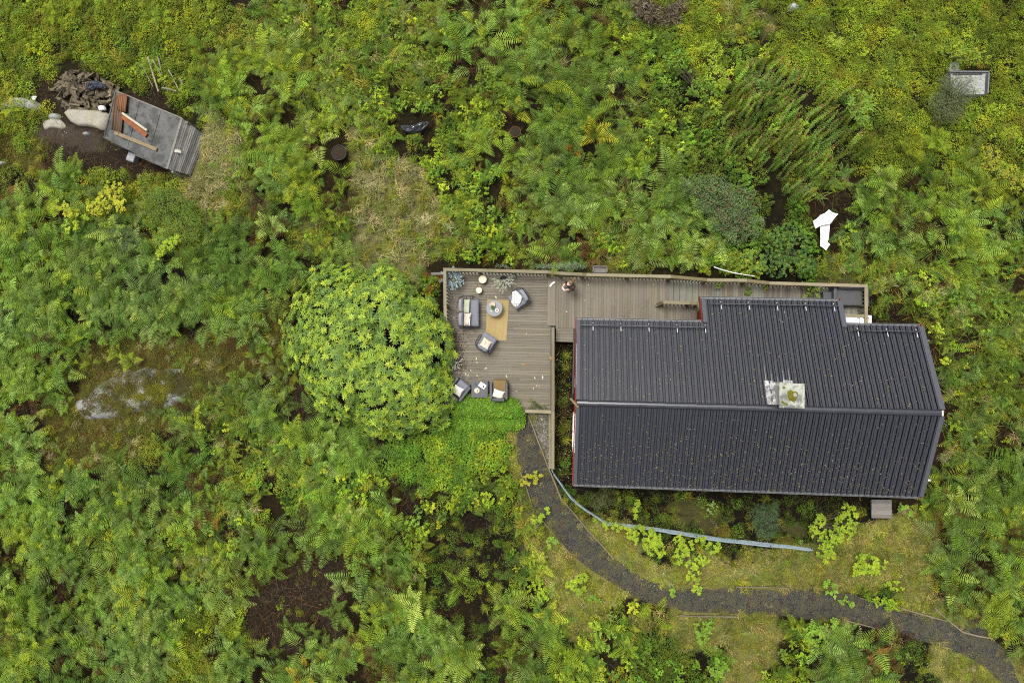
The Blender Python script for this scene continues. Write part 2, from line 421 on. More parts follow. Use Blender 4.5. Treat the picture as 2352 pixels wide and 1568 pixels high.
# ------------------------------------------------------------------ the cabin
t = NT('anthracite_roof_tile'); v = t.pos()
rnd = t.new('ShaderNodeObjectInfo').outputs['Random']
n = t.noise(v, 1.3, 6, .65); n2 = t.noise(t.mapping(v, (9, 1.2, 1)), 1.6, 5)
c = t.mix((.008, .009, .0135), (.018, .019, .027), n)
c = t.mix(c, (.06, .058, .055), t.math('MULTIPLY', t.ramp(n2, (.58, 0.), (.8, 1.)), .3))
M_ROOF = t.done(t.bsdf(c, t.math('ADD', t.math('MULTIPLY', n2, .22), .20), .8, t.bump(t.noise(v, 120., 2), .002, .25)))
M_TRIM = plain('anthracite_sheet_metal', (.05, .053, .062), .42, .5, .12)
M_GUTTER = plain('grey_gutter_metal', (.12, .125, .13), .45, .5, .3)

HO, HA = Vector((0.775, -1.07, 0.0)), math.radians(-1.35)
house = thing('cabin', 'red wooden cabin with a dark tiled gable roof and a square chimney', 'house', HO, HA)
_hm = Matrix.Translation(HO) @ Matrix.Rotation(HA, 4, 'Z'); _hi = _hm.inverted()
def HL(w): return _hi @ Vector(w)
ZR, HD, RISE, HLEN = 4.9, 3.26, 1.5, 13.28
PA = math.atan2(RISE, HD); SL = math.hypot(HD, RISE); cP, sP = math.cos(PA), math.sin(PA)
EXT0, EXT1, EXTS = 5.09, 10.40, SL + 1.10
def S(x, s, w=0., side=1): return Vector((x, side * (s * cP + w * sP), ZR - s * sP + w * cP))
def sbox(m, x0, x1, s0, s1, w0, w1, side=1):
    q = [S(x, s, w, side) for w in (w0, w1) for x, s in ((x0, s0), (x1, s0), (x1, s1), (x0, s1))]
    f = [(3, 2, 1, 0), (4, 5, 6, 7), (0, 1, 5, 4), (1, 2, 6, 5), (2, 3, 7, 6), (3, 0, 4, 7)]
    m.add(q, f if side < 0 else [g[::-1] for g in f])

# walls: board cladding, red
m = MB()
X0, X1, YW = .05, 13.16, 2.90
zt = ZR - YW * math.tan(PA) - .10
gable = [(-YW, -.35), (YW, -.35), (YW, zt), (0, ZR - .12), (-YW, zt)]
m.add([(X0, y, z) for y, z in gable] + [(X1, y, z) for y, z in gable],
      [(0, 4, 3, 2, 1), (5, 6, 7, 8, 9), (0, 1, 6, 5), (1, 2, 7, 6), (2, 3, 8, 7), (3, 4, 9, 8), (4, 0, 5, 9)])
m.box((7.75, 3.42, 1.2), (4.9, 1.08, 3.1))
wall = m.build('wall', M_RED, house)
nb = 40
for k in range(nb):                                  # upright boards of the left gable
    y = -YW + (k + .5) * 2 * YW / nb
    top = ZR - abs(y) * math.tan(PA) - .16
    b = MB(); b.box((X0 - .012, y, (top - .3) / 2), (.022, 2 * YW / nb - .012, top + .3))
    b.build('plank', M_RED, wall)
def window(c, size, axis):
    f = MB(); w, h = size
    def bx(du, dz, su, sz):
        if axis == 'x': f.box((c[0], c[1] + du, c[2] + dz), (.09, su, sz))
        else: f.box((c[0] + du, c[1], c[2] + dz), (su, .09, sz))
    bx(-w / 2, 0, .11, h + .11); bx(w / 2, 0, .11, h + .11); bx(0, h / 2, w - .112, .11); bx(0, -h / 2, w - .112, .11); bx(0, 0, .06, h - .112)
    o = f.build('window', M_WHITE, house)
    g = MB(); g.box(c, (.03, w - .1, h - .1) if axis == 'x' else (w - .1, .03, h - .1))
    g.build('pane', plain('window_glass', (.02, .025, .03), .08, .7, .1), o)
window((X0 - .05, 1.45, 1.75), (1.7, 1.3), 'x'); window((X0 - .05, -1.35, 1.75), (1.5, 1.3), 'x')
window((3.0, YW + .03, 1.9), (1.3, 1.1), 'y'); window((3.4, -YW - .03, 1.7), (1.6, 1.2), 'y'); window((9.2, -YW - .03, 1.7), (1.6, 1.2), 'y')
window((X1 + .04, 0., 1.7), (1.4, 1.2), 'x')

# roof deck and tiles
m = MB()
sbox(m, 0, HLEN, .02, SL, -.14, -.08, 1); sbox(m, EXT0, EXT1, SL + .001, EXTS, -.14, -.08, 1); sbox(m, 0, HLEN, .02, SL, -.14, -.08, -1)
roof = m.build('roof', M_TRIM, house)
NCOL, NROW = 60, 10
TW, TL = HLEN / NCOL, SL / NROW
def tile_shape(m, T):
    prof = [(0, -.045), (.024, -.045), (.028, .0), (TW * .57, .0), (TW * .59, -.045), (TW * .68, -.045), (TW * .70, .044), (TW * .74, .052), (TW * .90, .052), (TW * .955, .044), (TW * .99, -.045)]
    vs = []
    for s, dw in ((-.03, 0.), (TL, .019), (TL, .0)):
        for u, w in prof: vs.append(T(u, s, w + dw))
    n = len(prof); fs = []
    for r in range(2):
        for k in range(n - 1): fs.append((r * n + k, (r + 1) * n + k, (r + 1) * n + k + 1, r * n + k + 1))
    m.add(vs, fs)
tile_me = {}
for side in (1, -1):
    m = MB(); tile_shape(m, lambda u, s, w: Vector((u, side * (s * cP + w * sP), -s * sP + w * cP)))
    if side > 0: m.f = [f[::1] for f in m.f]
    else: m.f = [f[::-1] for f in m.f]
    tile_me[side] = m.mesh('roof_tile', M_ROOF)
rest = MB(); ntile = 0
cells = [(c_, r, 1) for r in range(NROW) for c_ in range(NCOL)] + [(c_, r, -1) for r in range(NROW) for c_ in range(NCOL)] + [(c_, r, 1) for r in range(NROW, NROW + 3) for c_ in range(23, 47)]
cells.sort(key=lambda q: q[1])
for c_, r, side in cells:
    jx, jw = U(-.004, .004), U(0, .004)
    s0 = r * TL + .03
    if ntile < 300 and r in (1, 2, 3):
        ntile += 1
        link('roof_tile', tile_me[side], roof, loc=S(c_ * TW + jx, s0, jw, side))
    else:
        b = len(rest.v)
        o = S(c_ * TW + jx, s0, jw, side)
        rest.add([o + v.co for v in tile_me[side].vertices], [tuple(p.vertices) for p in tile_me[side].polygons])
rest.build('roof_tiles', M_ROOF, roof, kind='stuff')
for k in range(36):                                  # ridge caps
    L = HLEN / 36
    m = MB(); vs = []
    for x, rr in ((0, .118), (L + .03, .128)):
        for a in range(9):
            th = math.pi * a / 8
            vs.append((x, rr * math.cos(th), rr * .75 * math.sin(th)))
    m.add(vs, [(a, a + 1, 10 + a, 9 + a) for a in range(8)] + [tuple(range(9, 18))])
    m.build('ridge_tile', M_ROOF, roof).location = (k * L, U(-.006, .006), ZR + .03 + .012 * math.sin(k * .7))
m = MB(); m.box((HLEN + .02, 0, ZR + .05), (.05, .2, .14)); m.build('ridge_end', plain('pale_metal', (.5, .5, .5), .5), roof)
m = MB(); m.beam((-.26, .17, ZR + .0), (.06, -.16, ZR + .02), .09, .12); m.build('ridge_board', M_RAILD, roof)
# verge trim and red bargeboards
for x0, x1, sa, sb, side in ((-.03, .10, .12, SL, 1), (-.03, .10, .12, SL, -1), (HLEN - .02, HLEN + .17, .12, SL, 1), (HLEN - .02, HLEN + .14, .12, SL, -1), (EXT0 - .10, EXT0 + .06, SL + .0, EXTS, 1), (EXT1 - .05, EXT1 + .14, SL - .1, EXTS, 1)):
    m = MB(); sbox(m, x0, x1, sa, sb, -.02, .075, side); m.build('verge_trim', M_TRIM, roof)
for x, sa, sb, side in ((-.06, .05, SL + .16, 1), (-.06, .05, SL + .14, -1), (HLEN + .155, .05, SL + .16, 1), (HLEN + .125, .05, SL + .17, -1), (EXT0 - .125, SL - .1, EXTS + .17, 1), (EXT1 + .125, SL - .1, EXTS + .17, 1)):
    m = MB(); sbox(m, x - .02, x + .02, sa, sb, -.20, -.025, side); m.build('bargeboard', M_RED, roof)
def gutter(x0, x1, s, side):
    g = MB(); y0 = s * cP * side; z = ZR - s * sP - .06
    pr = [(.0, 0), (.012, -.06), (.10, -.06), (.115, .01), (.125, .01), (.112, -.075), (.0, -.075)]
    vs = [(x, y0 + side * a, z + b) for x in (x0, x1) for a, b in pr]
    n = len(pr); fs = [(i, (i + 1) % n, n + (i + 1) % n, n + i) for i in range(n)]
    g.add(vs, fs if side < 0 else [f[::-1] for f in fs]); g.build('gutter', M_GUTTER, roof)
gutter(.0, EXT0 - .15, SL, 1); gutter(EXT0 - .08, EXT1 + .08, EXTS, 1); gutter(EXT1 + .17, HLEN + .1, SL, 1); gutter(-.02, HLEN + .1, SL, -1)
M_BRK = plain('pale_bracket_metal', (.45, .46, .48), .5, .4, .1)
def snow_guard(x0, x1, s, first):
    g = MB()
    for ds, w in ((0, .085), (.03, .15)): g.tube([S(x0, s - ds, w), S(x1, s - ds, w)], .016, 6)
    sg = g.build('snow_guard', M_TRIM, roof)
    x = first
    while x < x1:
        b = MB(); sbox(b, x - .013, x + .013, s - .24, s - .05, .075, .087); b.build('bracket', M_BRK, sg)
        b = MB(); sbox(b, x - .022, x + .022, s - .05, s + .04, .045, .16); b.build('bracket_foot', M_BLACK, sg)
        b = MB(); sbox(b, x - .014, x + .01, s + .05, s + .12, .075, .087); b.build('bracket', M_BRK, sg)
        x += 1.106
snow_guard(.12, EXT0 - .02, SL - .26, .62); snow_guard(EXT0 + .15, EXT1 - .08, EXTS - .26, 5.75); snow_guard(EXT1 + .3, HLEN - .02, SL - .26, 10.9)

# chimney
t = NT('lichen_concrete'); v = t.pos()
a, b_ = t.noise(v, 2.6, 6, .6), t.noise(t.mapping(v, loc=(4, 9, 2)), 9., 6, .7)
c = t.mix((.12, .125, .115), (.33, .34, .285), t.ramp(a, (.44, 0.), (.56, 1.)))
c = t.mix(c, (.12, .12, .11), t.math('MULTIPLY', t.ramp(b_, (.45, 0.), (.7, 1.)), .8))
c = t.mix(c, (.14, .15, .02), t.ramp(t.noise(t.mapping(v, loc=(1, 2, 7)), 3.4, 5), (.64, 0.), (.68, 1.)))
M_CONC = t.done(t.bsdf(c, .9, .2, t.bump(b_, .01, .6)))
M_MOSS = plain('yellow_green_moss', (.10, .095, .012), .95, .05, .6, 14, 1.)
c0, c1 = HL(P(1791, 881, 5.5)), HL(P(1847, 936, 5.5))
cx, cy = (c0.x + c1.x) / 2, (c0.y + c1.y) / 2
m = MB(); m.box((cx, cy, 4.72), (.70, .72, 1.42)); chim = m.build('chimney', plain('grey_chimney_render', (.27, .27, .245), .9, .2, .45, 5, .5), house)
m = MB(); m.box((cx, cy, 5.475), (.90, .90, .085)); bevel(m.build('cap', M_CONC, chim), .012)
m = MB()                                               # mossy lumps over the flue
def blob(m, c, r, n=9, sq=.5):
    vs = []; fs = []
    rows = 5
    for i in range(rows):
        ph = math.pi * .5 * i / (rows - 1)
        for k in range(n):
            th = 2 * math.pi * k / n; q = 1 + .25 * noise.noise(Vector((c[0] + math.cos(th) * 2, c[1] + math.sin(th) * 2, c[2] + ph * 2)))
            vs.append((c[0] + r * q * math.cos(th) * math.cos(ph), c[1] + r * q * math.sin(th) * math.cos(ph), c[2] + r * sq * q * math.sin(ph)))
    for i in range(rows - 1):
        for k in range(n): fs.append((i * n + k, i * n + (k + 1) % n, (i + 1) * n + (k + 1) % n, (i + 1) * n + k))
    m.add(vs, fs)
for dx, dy, r in ((.0, -.02, .17), (.1, .04, .12), (-.06, .08, .12), (.05, -.14, .09), (-.3, .28, .05), (-.34, -.24, .05), (-.27, -.29, .05), (-.18, -.32, .045)): blob(m, (cx + dx, cy + dy, 5.515), r, 11, .35)
m.build('moss', M_MOSS, chim, True)
m = MB(); blob(m, (cx + .08, cy + .02, 5.53), .1, 9, .55); m.build('flue_stone', M_CONC, chim, True)
t = NT('patched_flashing'); v = t.pos(); b_ = t.noise(v, 5., 7, .75)
c = t.mix((.09, .085, .08), (.42, .42, .42), t.ramp(b_, (.42, 0.), (.62, 1.)))
M_FLASH = t.done(t.bsdf(c, .55, .4))
m = MB()
f0, f1 = HL(P(1756, 874, 4.55)), HL(P(1826, 932, 4.8))
sA, sB = f1.y / cP, f0.y / cP
for i in range(6):
    xa = f0.x + (f1.x - f0.x) * i / 6 + .003; xb = f0.x + (f1.x - f0.x) * (i + 1) / 6 - .003
    sbox(m, xa, xb, max(.12, sA + U(0, .05)), sB + U(-.08, .03), .045, .062 + .004 * i)
m.build('flashing', M_FLASH, chim)
m = MB()                                               # lime run off, dried in the troughs
for zx, y0 in ((1760, 838), (1775, 856), (1788, 866), (1801, 850), (1816, 846)):
    a = HL(P(zx, 876, 4.5)); s1 = a.y / cP; s2 = HL(P(zx - 3, y0, 4.4)).y / cP
    col = math.floor(a.x / TW) * TW + TW * .30
    q = [S(col - .014, s1, .024), S(col + .014, s1, .024), S(col + .004, s2, .024), S(col - .004, s2, .024)]
    m.add(q, [(0, 1, 2, 3)])
m.build('lime_streak', plain('dried_lime', (.22, .22, .23), .8, .1, .7, 14), roof)
# down pipe along the gable
m = MB(); m.tube([(-.10, 2.95, 3.02), (-.10, .3, 3.02), (-.10, .12, 2.8), (-.10, .12, .1)], .05, 8); m.build('down_pipe', M_DARK, house)

# dishes on the right gable
def dish(name, label, c, r, aim, mat, arm):
    d = thing(name, label, 'satellite dish', c)
    m = MB(); prof = [(r * k / 5, .28 * r * (k / 5) ** 2) for k in range(6)]
    m.lathe([(max(.001, a), b) for a, b in prof], 24); m.lathe([(r, .28 * r), (r + .012, .28 * r + .004), (r + .012, .28 * r - .03), (.001, -.03)], 24)
    o = m.build('reflector', mat, d, True); q = Vector(aim).to_track_quat('Z', 'Y'); o.rotation_euler = q.to_euler()
    a = Vector(aim).normalized()
    m = MB(); m.tube([a * 0 - Vector((0, 0, r * .8)) * .9, a * r * 1.0 - Vector((0, 0, r * .5))], .018, 6); m.build('arm', arm, d)
    m = MB(); m.tube([a * (r * .95) - Vector((0, 0, r * .5)), a * (r * 1.25) - Vector((0, 0, r * .42))], .04, 8); m.build('receiver', arm, d)
    m = MB(); m.tube([(0, 0, 0), -a * .35], .025, 6); m.build('bracket', M_DARK, d)
dish('satellite_dish', 'light grey satellite dish on the gable end near the upper right roof corner', P(2116, 788, 2.7), .30, (1, .35, .35), plain('pale_grey_dish', (.42, .43, .44), .45, .4, .05), M_GUTTER)
dish('satellite_dish', 'black satellite dish with white receiver near the lower right roof corner', P(2113, 1104, 2.6), .34, (1, .1, .45), plain('black_dish', (.02, .022, .026), .4, .4, .1), M_WHITE)
m = MB(); m.tube([P(2152, 912, 3.4), P(2160, 918, 3.2), P(2166, 922, 3.0)], .02, 5); tag(m.build('aerial_rod', M_GUTTER), 'thin grey aerial rod sticking out of the right gable above the ridge line', 'aerial')
m = MB(); m.tube([P(2154, 966, 3.5), P(2166, 970, 3.3), P(2176, 978, 3.1)], .018, 5); tag(m.build('aerial_rod', M_GUTTER), 'thin grey aerial rod sticking out of the right gable below the ridge line', 'aerial')

# autumn leaves scattered on the roof
m = MB(); LC = [(.34, .31, .10), (.24, .21, .07), (.30, .24, .13), (.26, .15, .06), (.38, .36, .22), (.16, .13, .06), (.14, .12, .07)]
def roof_leaf(x, s, side, L):
    o = S(x, s, .026 + U(0, .01), side); a = U(0, 6.28)
    d = Vector((math.cos(a), math.sin(a) * cP * side, -math.sin(a) * sP)); nrm = Vector((U(-.3, .3), side * sP, cP))
    m.col(R.choice(LC)).dia(o, d, nrm, L, L * U(.3, .55))
for i in range(1700):
    x, s = U(.1, HLEN - .2), SL * math.sqrt(U(.01, 1))
    if R.random() < .75: x = math.floor(x / TW) * TW + TW * R.choice((U(.03, .16), U(.45, .58), U(.05, .58)))
    roof_leaf(x, s, -1, U(.03, .07) if R.random() < .9 else U(.05, .08))
for i in range(900):
    x, s = U(.1, HLEN - .2), SL * U(.03, 1)
    if EXT0 + .1 < x < EXT1 - .1: s = EXTS * U(.03, .98)
    x = math.floor(x / TW) * TW + TW * U(.05, .58)
    roof_leaf(x, s, 1, U(.03, .065) if R.random() < .9 else U(.05, .09))
fl = m.build('fallen_leaves', LM, kind='stuff'); fl.location = HO; fl.rotation_euler = (0, 0, HA)
# ------------------------------------------------------------------ decks
_unit = {}
def unit(mat):
    if mat.name not in _unit:
        m = MB(); m.box((0, 0, 0), (1, 1, 1)); _unit[mat.name] = m.mesh('plank', mat)
    return _unit[mat.name]
def slab_between(name, parent, a, b, w, t, mat):          # a board whose top face runs from a to b
    a, b = Vector(a), Vector(b); d = b - a; L = d.length
    x = d / L; y = Vector((0, 0, 1)).cross(x).normalized(); z = x.cross(y)
    o = link(name, unit(mat), parent)
    o.matrix_local = Matrix.Translation((a + b) / 2 - z * t / 2) @ Matrix((x, y, z)).transposed().to_4x4() @ Matrix.Diagonal((L, w, t, 1))
    return o
Z1, Z2, Z3 = .45, .60, .05
def pieces(a, b, lo=1.6, p2=.75):
    a, b = Vector(a), Vector(b)
    if (b - a).length < 2 * lo or R.random() > p2: return [(a, b)]
    k = U(.3, .7); g = (b - a).normalized() * .004
    return [(a, a.lerp(b, k) - g), (a.lerp(b, k) + g, b)]
deckA = thing('wooden_deck', 'weathered timber lounge deck with boards running left to right beside the domed bush', 'deck')
y = 629.0; pitch = 6.1; bw = pitch * mpp(Z1) - .009
while y < 943:
    xr = 1258 if y + 5 < 749 else 1264
    xl = 1027 if y < 935 else 1192
    for a, b in pieces(P(xl, y, Z1), P(xr, y + .022 * (xr - xl), Z1)): slab_between('plank', deckA, a + Vector((0, 0, U(-.002, .002))), b, bw, .028, M_DECK)
    y += pitch
m = MB(); q = [P(1025, 627, 0), P(1265, 634, 0), P(1266, 947, 0), P(1192, 945, 0), P(1192, 936, 0), P(1025, 932, 0)]
m.prism([(v.x, v.y) for v in q], -.1, Z1 - .05); m.build('gap_shade_box', M_DECKW, deckA)  # solid dark box under the boards so the gaps look shaded
for k in range(3): slab_between('step_board', deckA, P(1261 + k * 6.3, 635, Z1 + .075), P(1260.5 + k * 6.3, 748, Z1 + .075), bw, .03, M_DECK)
m = MB(); m.beam(P(1268, 635, Z1 + .02), P(1267, 748, Z1 + .02), 17 * mpp(Z1), .05); m.build('step_riser', M_DECKW, deckA)

deckB = thing('wooden_deck', 'weathered entrance deck of boards running up to the cabin roof, the person stands on it', 'deck')
x = 1280.5
while x < 1616:
    wet = x > 1562
    if x < 1530: a, b = P(x, 638 + .012 * (x - 1277), Z2), P(x - 1.5, 753.5 if x < 1330 else 772, Z2)
    else: a, b = P(x, 701, Z2), P(x - 1, 772, Z2)
    for a, b in pieces(a, b, 1.0, .35): slab_between('plank', deckB, a, b, 6.1 * mpp(Z2) - .009, .028, M_DECKW if wet else M_DECK)
    x += 6.1
for k in range(5): slab_between('plank', deckB, P(1277, 757 + 6.1 * k, Z2), P(1330, 758.5 + 6.1 * k, Z2), 6.1 * mpp(Z2) - .008, .028, M_DECK)
m = MB(); q = [P(1279, 640, 0), P(1531, 645, 0), P(1531, 700, 0), P(1612, 702, 0), P(1612, 775, 0), P(1332, 784, 0), P(1279, 783, 0)]
m.prism([(v.x, v.y) for v in q], -.1, Z2 - .05); m.build('gap_shade_box', M_DECKW, deckB)  # dark filler box, shade between the boards put into its colour
stair = thing('wooden_stairs', 'five broad greenish wooden steps going down along the top railing', 'stairs')
for k in range(5):
    z = Z2 - .10 * (k + 1) + .03; xc = 1540 + 14.4 * k
    slab_between('tread', stair, P(xc, 643 + k * .5, z), P(xc - .8, 691 + k * .6, z), 14.0 * mpp(z) - .01, .04, M_DECKG)
m = MB()
for k in range(5):
    z = Z2 - .10 * (k + 1) - .02; q = [P(1533.5 + 14.4 * k, 643, z), P(1547 + 14.4 * k, 643, z), P(1546 + 14.4 * k, 691, z), P(1532.5 + 14.4 * k, 691, z)]
    m.prism([(v.x, v.y) for v in q], -.1, z)
m.build('stringer', M_DECKW, stair)
deckC = thing('wooden_deck', 'narrow lower deck of green stained boards behind the cabin, leading to the grey sofa', 'deck')
x = 1608.0
while x < 1984:
    for a, b in pieces(P(x, 647 + .022 * (x - 1608), Z3), P(x - 1.5, 775, Z3), 1.2, .4):
        slab_between('plank', deckC, a, b, 6.0 * mpp(Z3) - .01, .028, M_DECKG if R.random() < .45 + .3 * (x > 1880) else (M_DECKW if R.random() < .25 + .3 * (x > 1840) else M_DECK))
    x += 6.0
m = MB(); q = [P(1604, 646, 0), P(1986, 656, 0), P(1986, 778, 0), P(1604, 778, 0)]
m.prism([(v.x, v.y) for v in q], -.15, Z3 - .04); m.build('gap_shade_box', M_DECKW, deckC)  # dark box standing in for the shade below these boards

# ------------------------------------------------------------------ railings
def railing(label, segs, gap=.15, w=.135, slats=True, posts=True):
    r = thing('railing', label, 'railing', group=None)
    for (x0, y0, z0, x1, y1, z1, zd0, zd1, mat) in segs:
        a, b = P(x0, y0, z0), P(x1, y1, z1)
        slab_between('top_rail', r, a, b, w, .036, mat)
        L = (b - a).length
        if slats:
            n = max(1, int(L / gap))
            for i in range(n):
                f = (i + .5) / n; q = a.lerp(b, f); zb = zd0 + (zd1 - zd0) * f + .02
                h = q.z - .05 - zb
                o = link('baluster', unit(M_RAIL if R.random() < .6 else M_RAILD), r)
                o.matrix_local = Matrix.Translation((q.x, q.y, zb + h / 2)) @ Matrix.Rotation(math.atan2(b.y - a.y, b.x - a.x), 4, 'Z') @ Matrix.Diagonal((.06, .028, h, 1))
        if posts:
            n = max(1, round(L / 1.7))
            for i in range(n + 1):
                if n > 1 or i == 0:
                    f = min(.985, max(.015, i / n)); q = a.lerp(b, f); zb = zd0 + (zd1 - zd0) * f - .3; h = q.z - .04 - zb
                    o = link('post', unit(M_RAIL), r)
                    o.matrix_local = Matrix.Translation((q.x, q.y, zb + h / 2)) @ Matrix.Rotation(math.atan2(b.y - a.y, b.x - a.x), 4, 'Z') @ Matrix.Diagonal((.09, .085, h, 1))
    return r
A_, B_ = M_RAIL, M_RAILD
railing('long weathered railing along the top edge of the decks, stepping down to the right', [
    (1018, 618.5, 1.36, 1259.6, 624.5, 1.36, Z1, Z1, A_), (1260, 625, 1.40, 1286.6, 627.5, 1.44, Z1, Z2, B_), (1287, 627.5, 1.50, 1338, 630, 1.50, Z2, Z2, A_), (1338.4, 630.2, 1.49, 1346.6, 630.6, 1.49, Z2, Z2, B_),
    (1347, 630.6, 1.50, 1542, 635, 1.50, Z2, Z2, A_), (1542.4, 635, 1.50, 1623.6, 642.5, .98, Z2, Z3, B_), (1624, 642.5, .98, 1716, 643.8, .98, Z3, Z3, A_), (1716.4, 644, .98, 1766.6, 649.5, .90, Z3, Z3, B_),
    (1767, 649.8, .92, 1993, 656.5, .92, Z3, Z3, A_)])
railing('short weathered railing on the left edge of the lounge deck, meeting the bush', [(1021.5, 622, 1.358, 1022, 700, 1.358, Z1, Z1, A_), (1022, 700.4, 1.358, 1024, 775, 1.358, Z1, Z1, A_)])
railing('short railing on the right edge of the lower deck beside the grey sofa', [(1989.6, 660.5, .918, 1990, 748, .918, Z3, Z3, A_)])
railing('long straight railing between the lounge deck and the cabin gable', [(1270, 751, 1.35, 1270, 945, 1.35, Z1, Z1, A_), (1270, 945.4, 1.35, 1269.6, 1077, 1.35, .0, .0, A_)])
railing('short cross railing at the lower end of the lounge deck, plants growing over it', [(1207, 944, 1.33, 1266, 945.5, 1.33, .1, .1, A_)], slats=False)
railing('short inner railing between the stairs and the cabin door', [(1508, 700.5, .78, 1523.6, 693.5, 1.44, Z2, Z2, B_), (1524, 693.5, 1.46, 1586, 696, 1.46, Z2, Z2, A_), (1586.4, 696, 1.45, 1602, 696.6, 1.45, Z2, Z2, B_), (1602.4, 696.7, 1.46, 1613, 697, 1.46, Z2, Z2, A_)])
railing('short cross railing between the grey sofa and the white sink', [(1926, 724, .90, 1985.5, 725.5, .90, Z3, Z3, A_)], slats=False, posts=False)
m = MB(); m.beam(P(1262.5, 948, .5), P(1262.8, 1075, .5), .09, .12); tag(m.build('timber_beam', M_RAIL), 'long low timber beam at the foot of the railing beside the pale gravel', 'beam')
m = MB(); m.beam(P(990, 629, .32), P(1017, 628.5, .32), .12, .1); tag(m.build('timber_beam', M_OLDW), 'grey beam end sticking out left of the deck corner', 'beam')
m = MB(); m.beam(P(1055, 938, .5), P(1120, 939, .5), .1, .05); tag(m.build('timber_beam', M_OLDW), 'grey board half buried in ground cover below the black table', 'beam')

# ------------------------------------------------------------------ lounge furniture
def fabric(name, col, var=.12, scale=26., rough=.9):
    t = NT(name); v = t.coords(); n = t.noise(v, scale, 4); n2 = t.noise(v, 3.5, 3)
    c = t.mix([x * (1 - var) for x in col], [x * (1 + var) for x in col], n)
    c = t.hsv(c, .5, 1., t.math('ADD', t.math('MULTIPLY', n2, .3), .85))
    return t.done(t.bsdf(c, rough, .15, t.bump(n2, .02, .4)))
M_GREYF = fabric('grey_cushion_fabric', (.15, .155, .18)); M_GREYF2 = fabric('mid_grey_cushion_fabric', (.19, .195, .22))
M_CREAM = fabric('cream_fabric', (.46, .41, .32)); M_SAGE = fabric('sage_fabric', (.31, .33, .23)); M_BROWNF = fabric('brown_blanket', (.16, .105, .045)); M_PALEF = fabric('off_white_fabric', (.56, .52, .465))
M_ROPE = plain('dark_grey_rope', (.035, .036, .04), .7, .2, .3)
M_RATTAN = plain('dark_grey_plastic_wicker', (.05, .051, .058), .55, .4, .3, 40, .3)
t = NT('white_check_blanket'); v = t.coords('Generated')
def lines(u, k): return t.ramp(t.math('ABSOLUTE', t.math('SUBTRACT', t.math('FRACT', t.math('MULTIPLY', u, k)), .5)), (.04, 1.), (.09, 0.))
sp = t.new('ShaderNodeSeparateXYZ'); t.l.new(v, sp.inputs[0])
c = t.mix((.56, .55, .53), (.20, .195, .19), t.math('MULTIPLY', t.math('MAXIMUM', lines(sp.outputs[0], 5.), lines(sp.outputs[1], 7.)), .8))
M_CHECK = t.done(t.bsdf(c, .9, .1))
t = NT('cream_fabric_brown_squiggles'); v = t.coords()
w = t.new('ShaderNodeTexWave'); t.set(w.inputs['Vector'], t.mapping(v, (1, 1, 1))); w.inputs['Scale'].default_value = 5.; w.inputs['Distortion'].default_value = 9.; w.inputs['Detail'].default_value = 2.
M_SQUIG = t.done(t.bsdf(t.mix((.60, .54, .45), (.16, .085, .05), t.ramp(w.outputs['Fac'], (.72, 0.), (.82, 1.))), .9, .1))

def pad(m, c, size, rot=0., n=10, e=5, h0=0.):                  # upholstered pad: rounded slab
    sx, sy, sz = size; vs = []; cr, sr = math.cos(rot), math.sin(rot)
    for sgn in (1, -1):
        for j in range(n + 1):
            for i in range(n + 1):
                u, v = 2 * i / n - 1, 2 * j / n - 1
                u = math.copysign(abs(u) ** .7, u); v = math.copysign(abs(v) ** .7, v)
                k = ((1 - abs(u) ** e) * (1 - abs(v) ** e)) ** .5 if abs(u) < 1 and abs(v) < 1 else 0
                lx, ly = u * sx / 2, v * sy / 2
                vs.append((c[0] + lx * cr - ly * sr, c[1] + lx * sr + ly * cr, c[2] + sgn * sz / 2 * (.12 + .88 * k)))
    N = (n + 1) ** 2; fs = []
    for j in range(n):
        for i in range(n):
            a = j * (n + 1) + i
            fs.append((a, a + 1, a + n + 2, a + n + 1)); fs.append((N + a, N + a + n + 1, N + a + n + 2, N + a + 1))
    ring = [i for i in range(n + 1)] + [j * (n + 1) + n for j in range(1, n + 1)] + [n * (n + 1) + i for i in range(n - 1, -1, -1)] + [j * (n + 1) for j in range(n - 1, 0, -1)]
    for a, b in zip(ring, ring[1:] + ring[:1]): fs.append((a, N + a, N + b, b))
    m.add(vs, fs)
def pillow_mesh(s1, s2, h, mat, name, pinch=.12, crease=0.):
    m = MB(); n = 14; vs = []
    for sgn in (1, -1):
        for j in range(n + 1):
            for i in range(n + 1):
                u, v = 2 * i / n - 1, 2 * j / n - 1
                k = max(0., (1 - u * u) * (1 - v * v)) ** .42
                if sgn > 0 and crease: k *= 1 - crease * math.exp(-(u * .9 + v * .5) ** 2 / .03) * max(0, 1 - abs(v))
                x = u * s1 / 2 * (1 - pinch * (1 - v * v) * abs(u)); yy = v * s2 / 2 * (1 - pinch * (1 - u * u) * abs(v))
                vs.append((x, yy, sgn * h / 2 * k + .012 * nz(u * 3, v * 3, 1., s1 * 9)))
    N = (n + 1) ** 2; fs = []
    for j in range(n):
        for i in range(n):
            a = j * (n + 1) + i; fs.append((a, a + 1, a + n + 2, a + n + 1)); fs.append((N + a, N + a + n + 1, N + a + n + 2, N + a + 1))
    m.add(vs, fs); return m.mesh(name, mat, True)
def pillow(label, loc, s1, s2, h, rot, mat, pinch=.1, crease=0.):
    o = link('cushion', pillow_mesh(s1, s2, h, mat, 'cushion', pinch, crease), loc=loc, rot=rot)
    return tag(o, label, 'cushion')

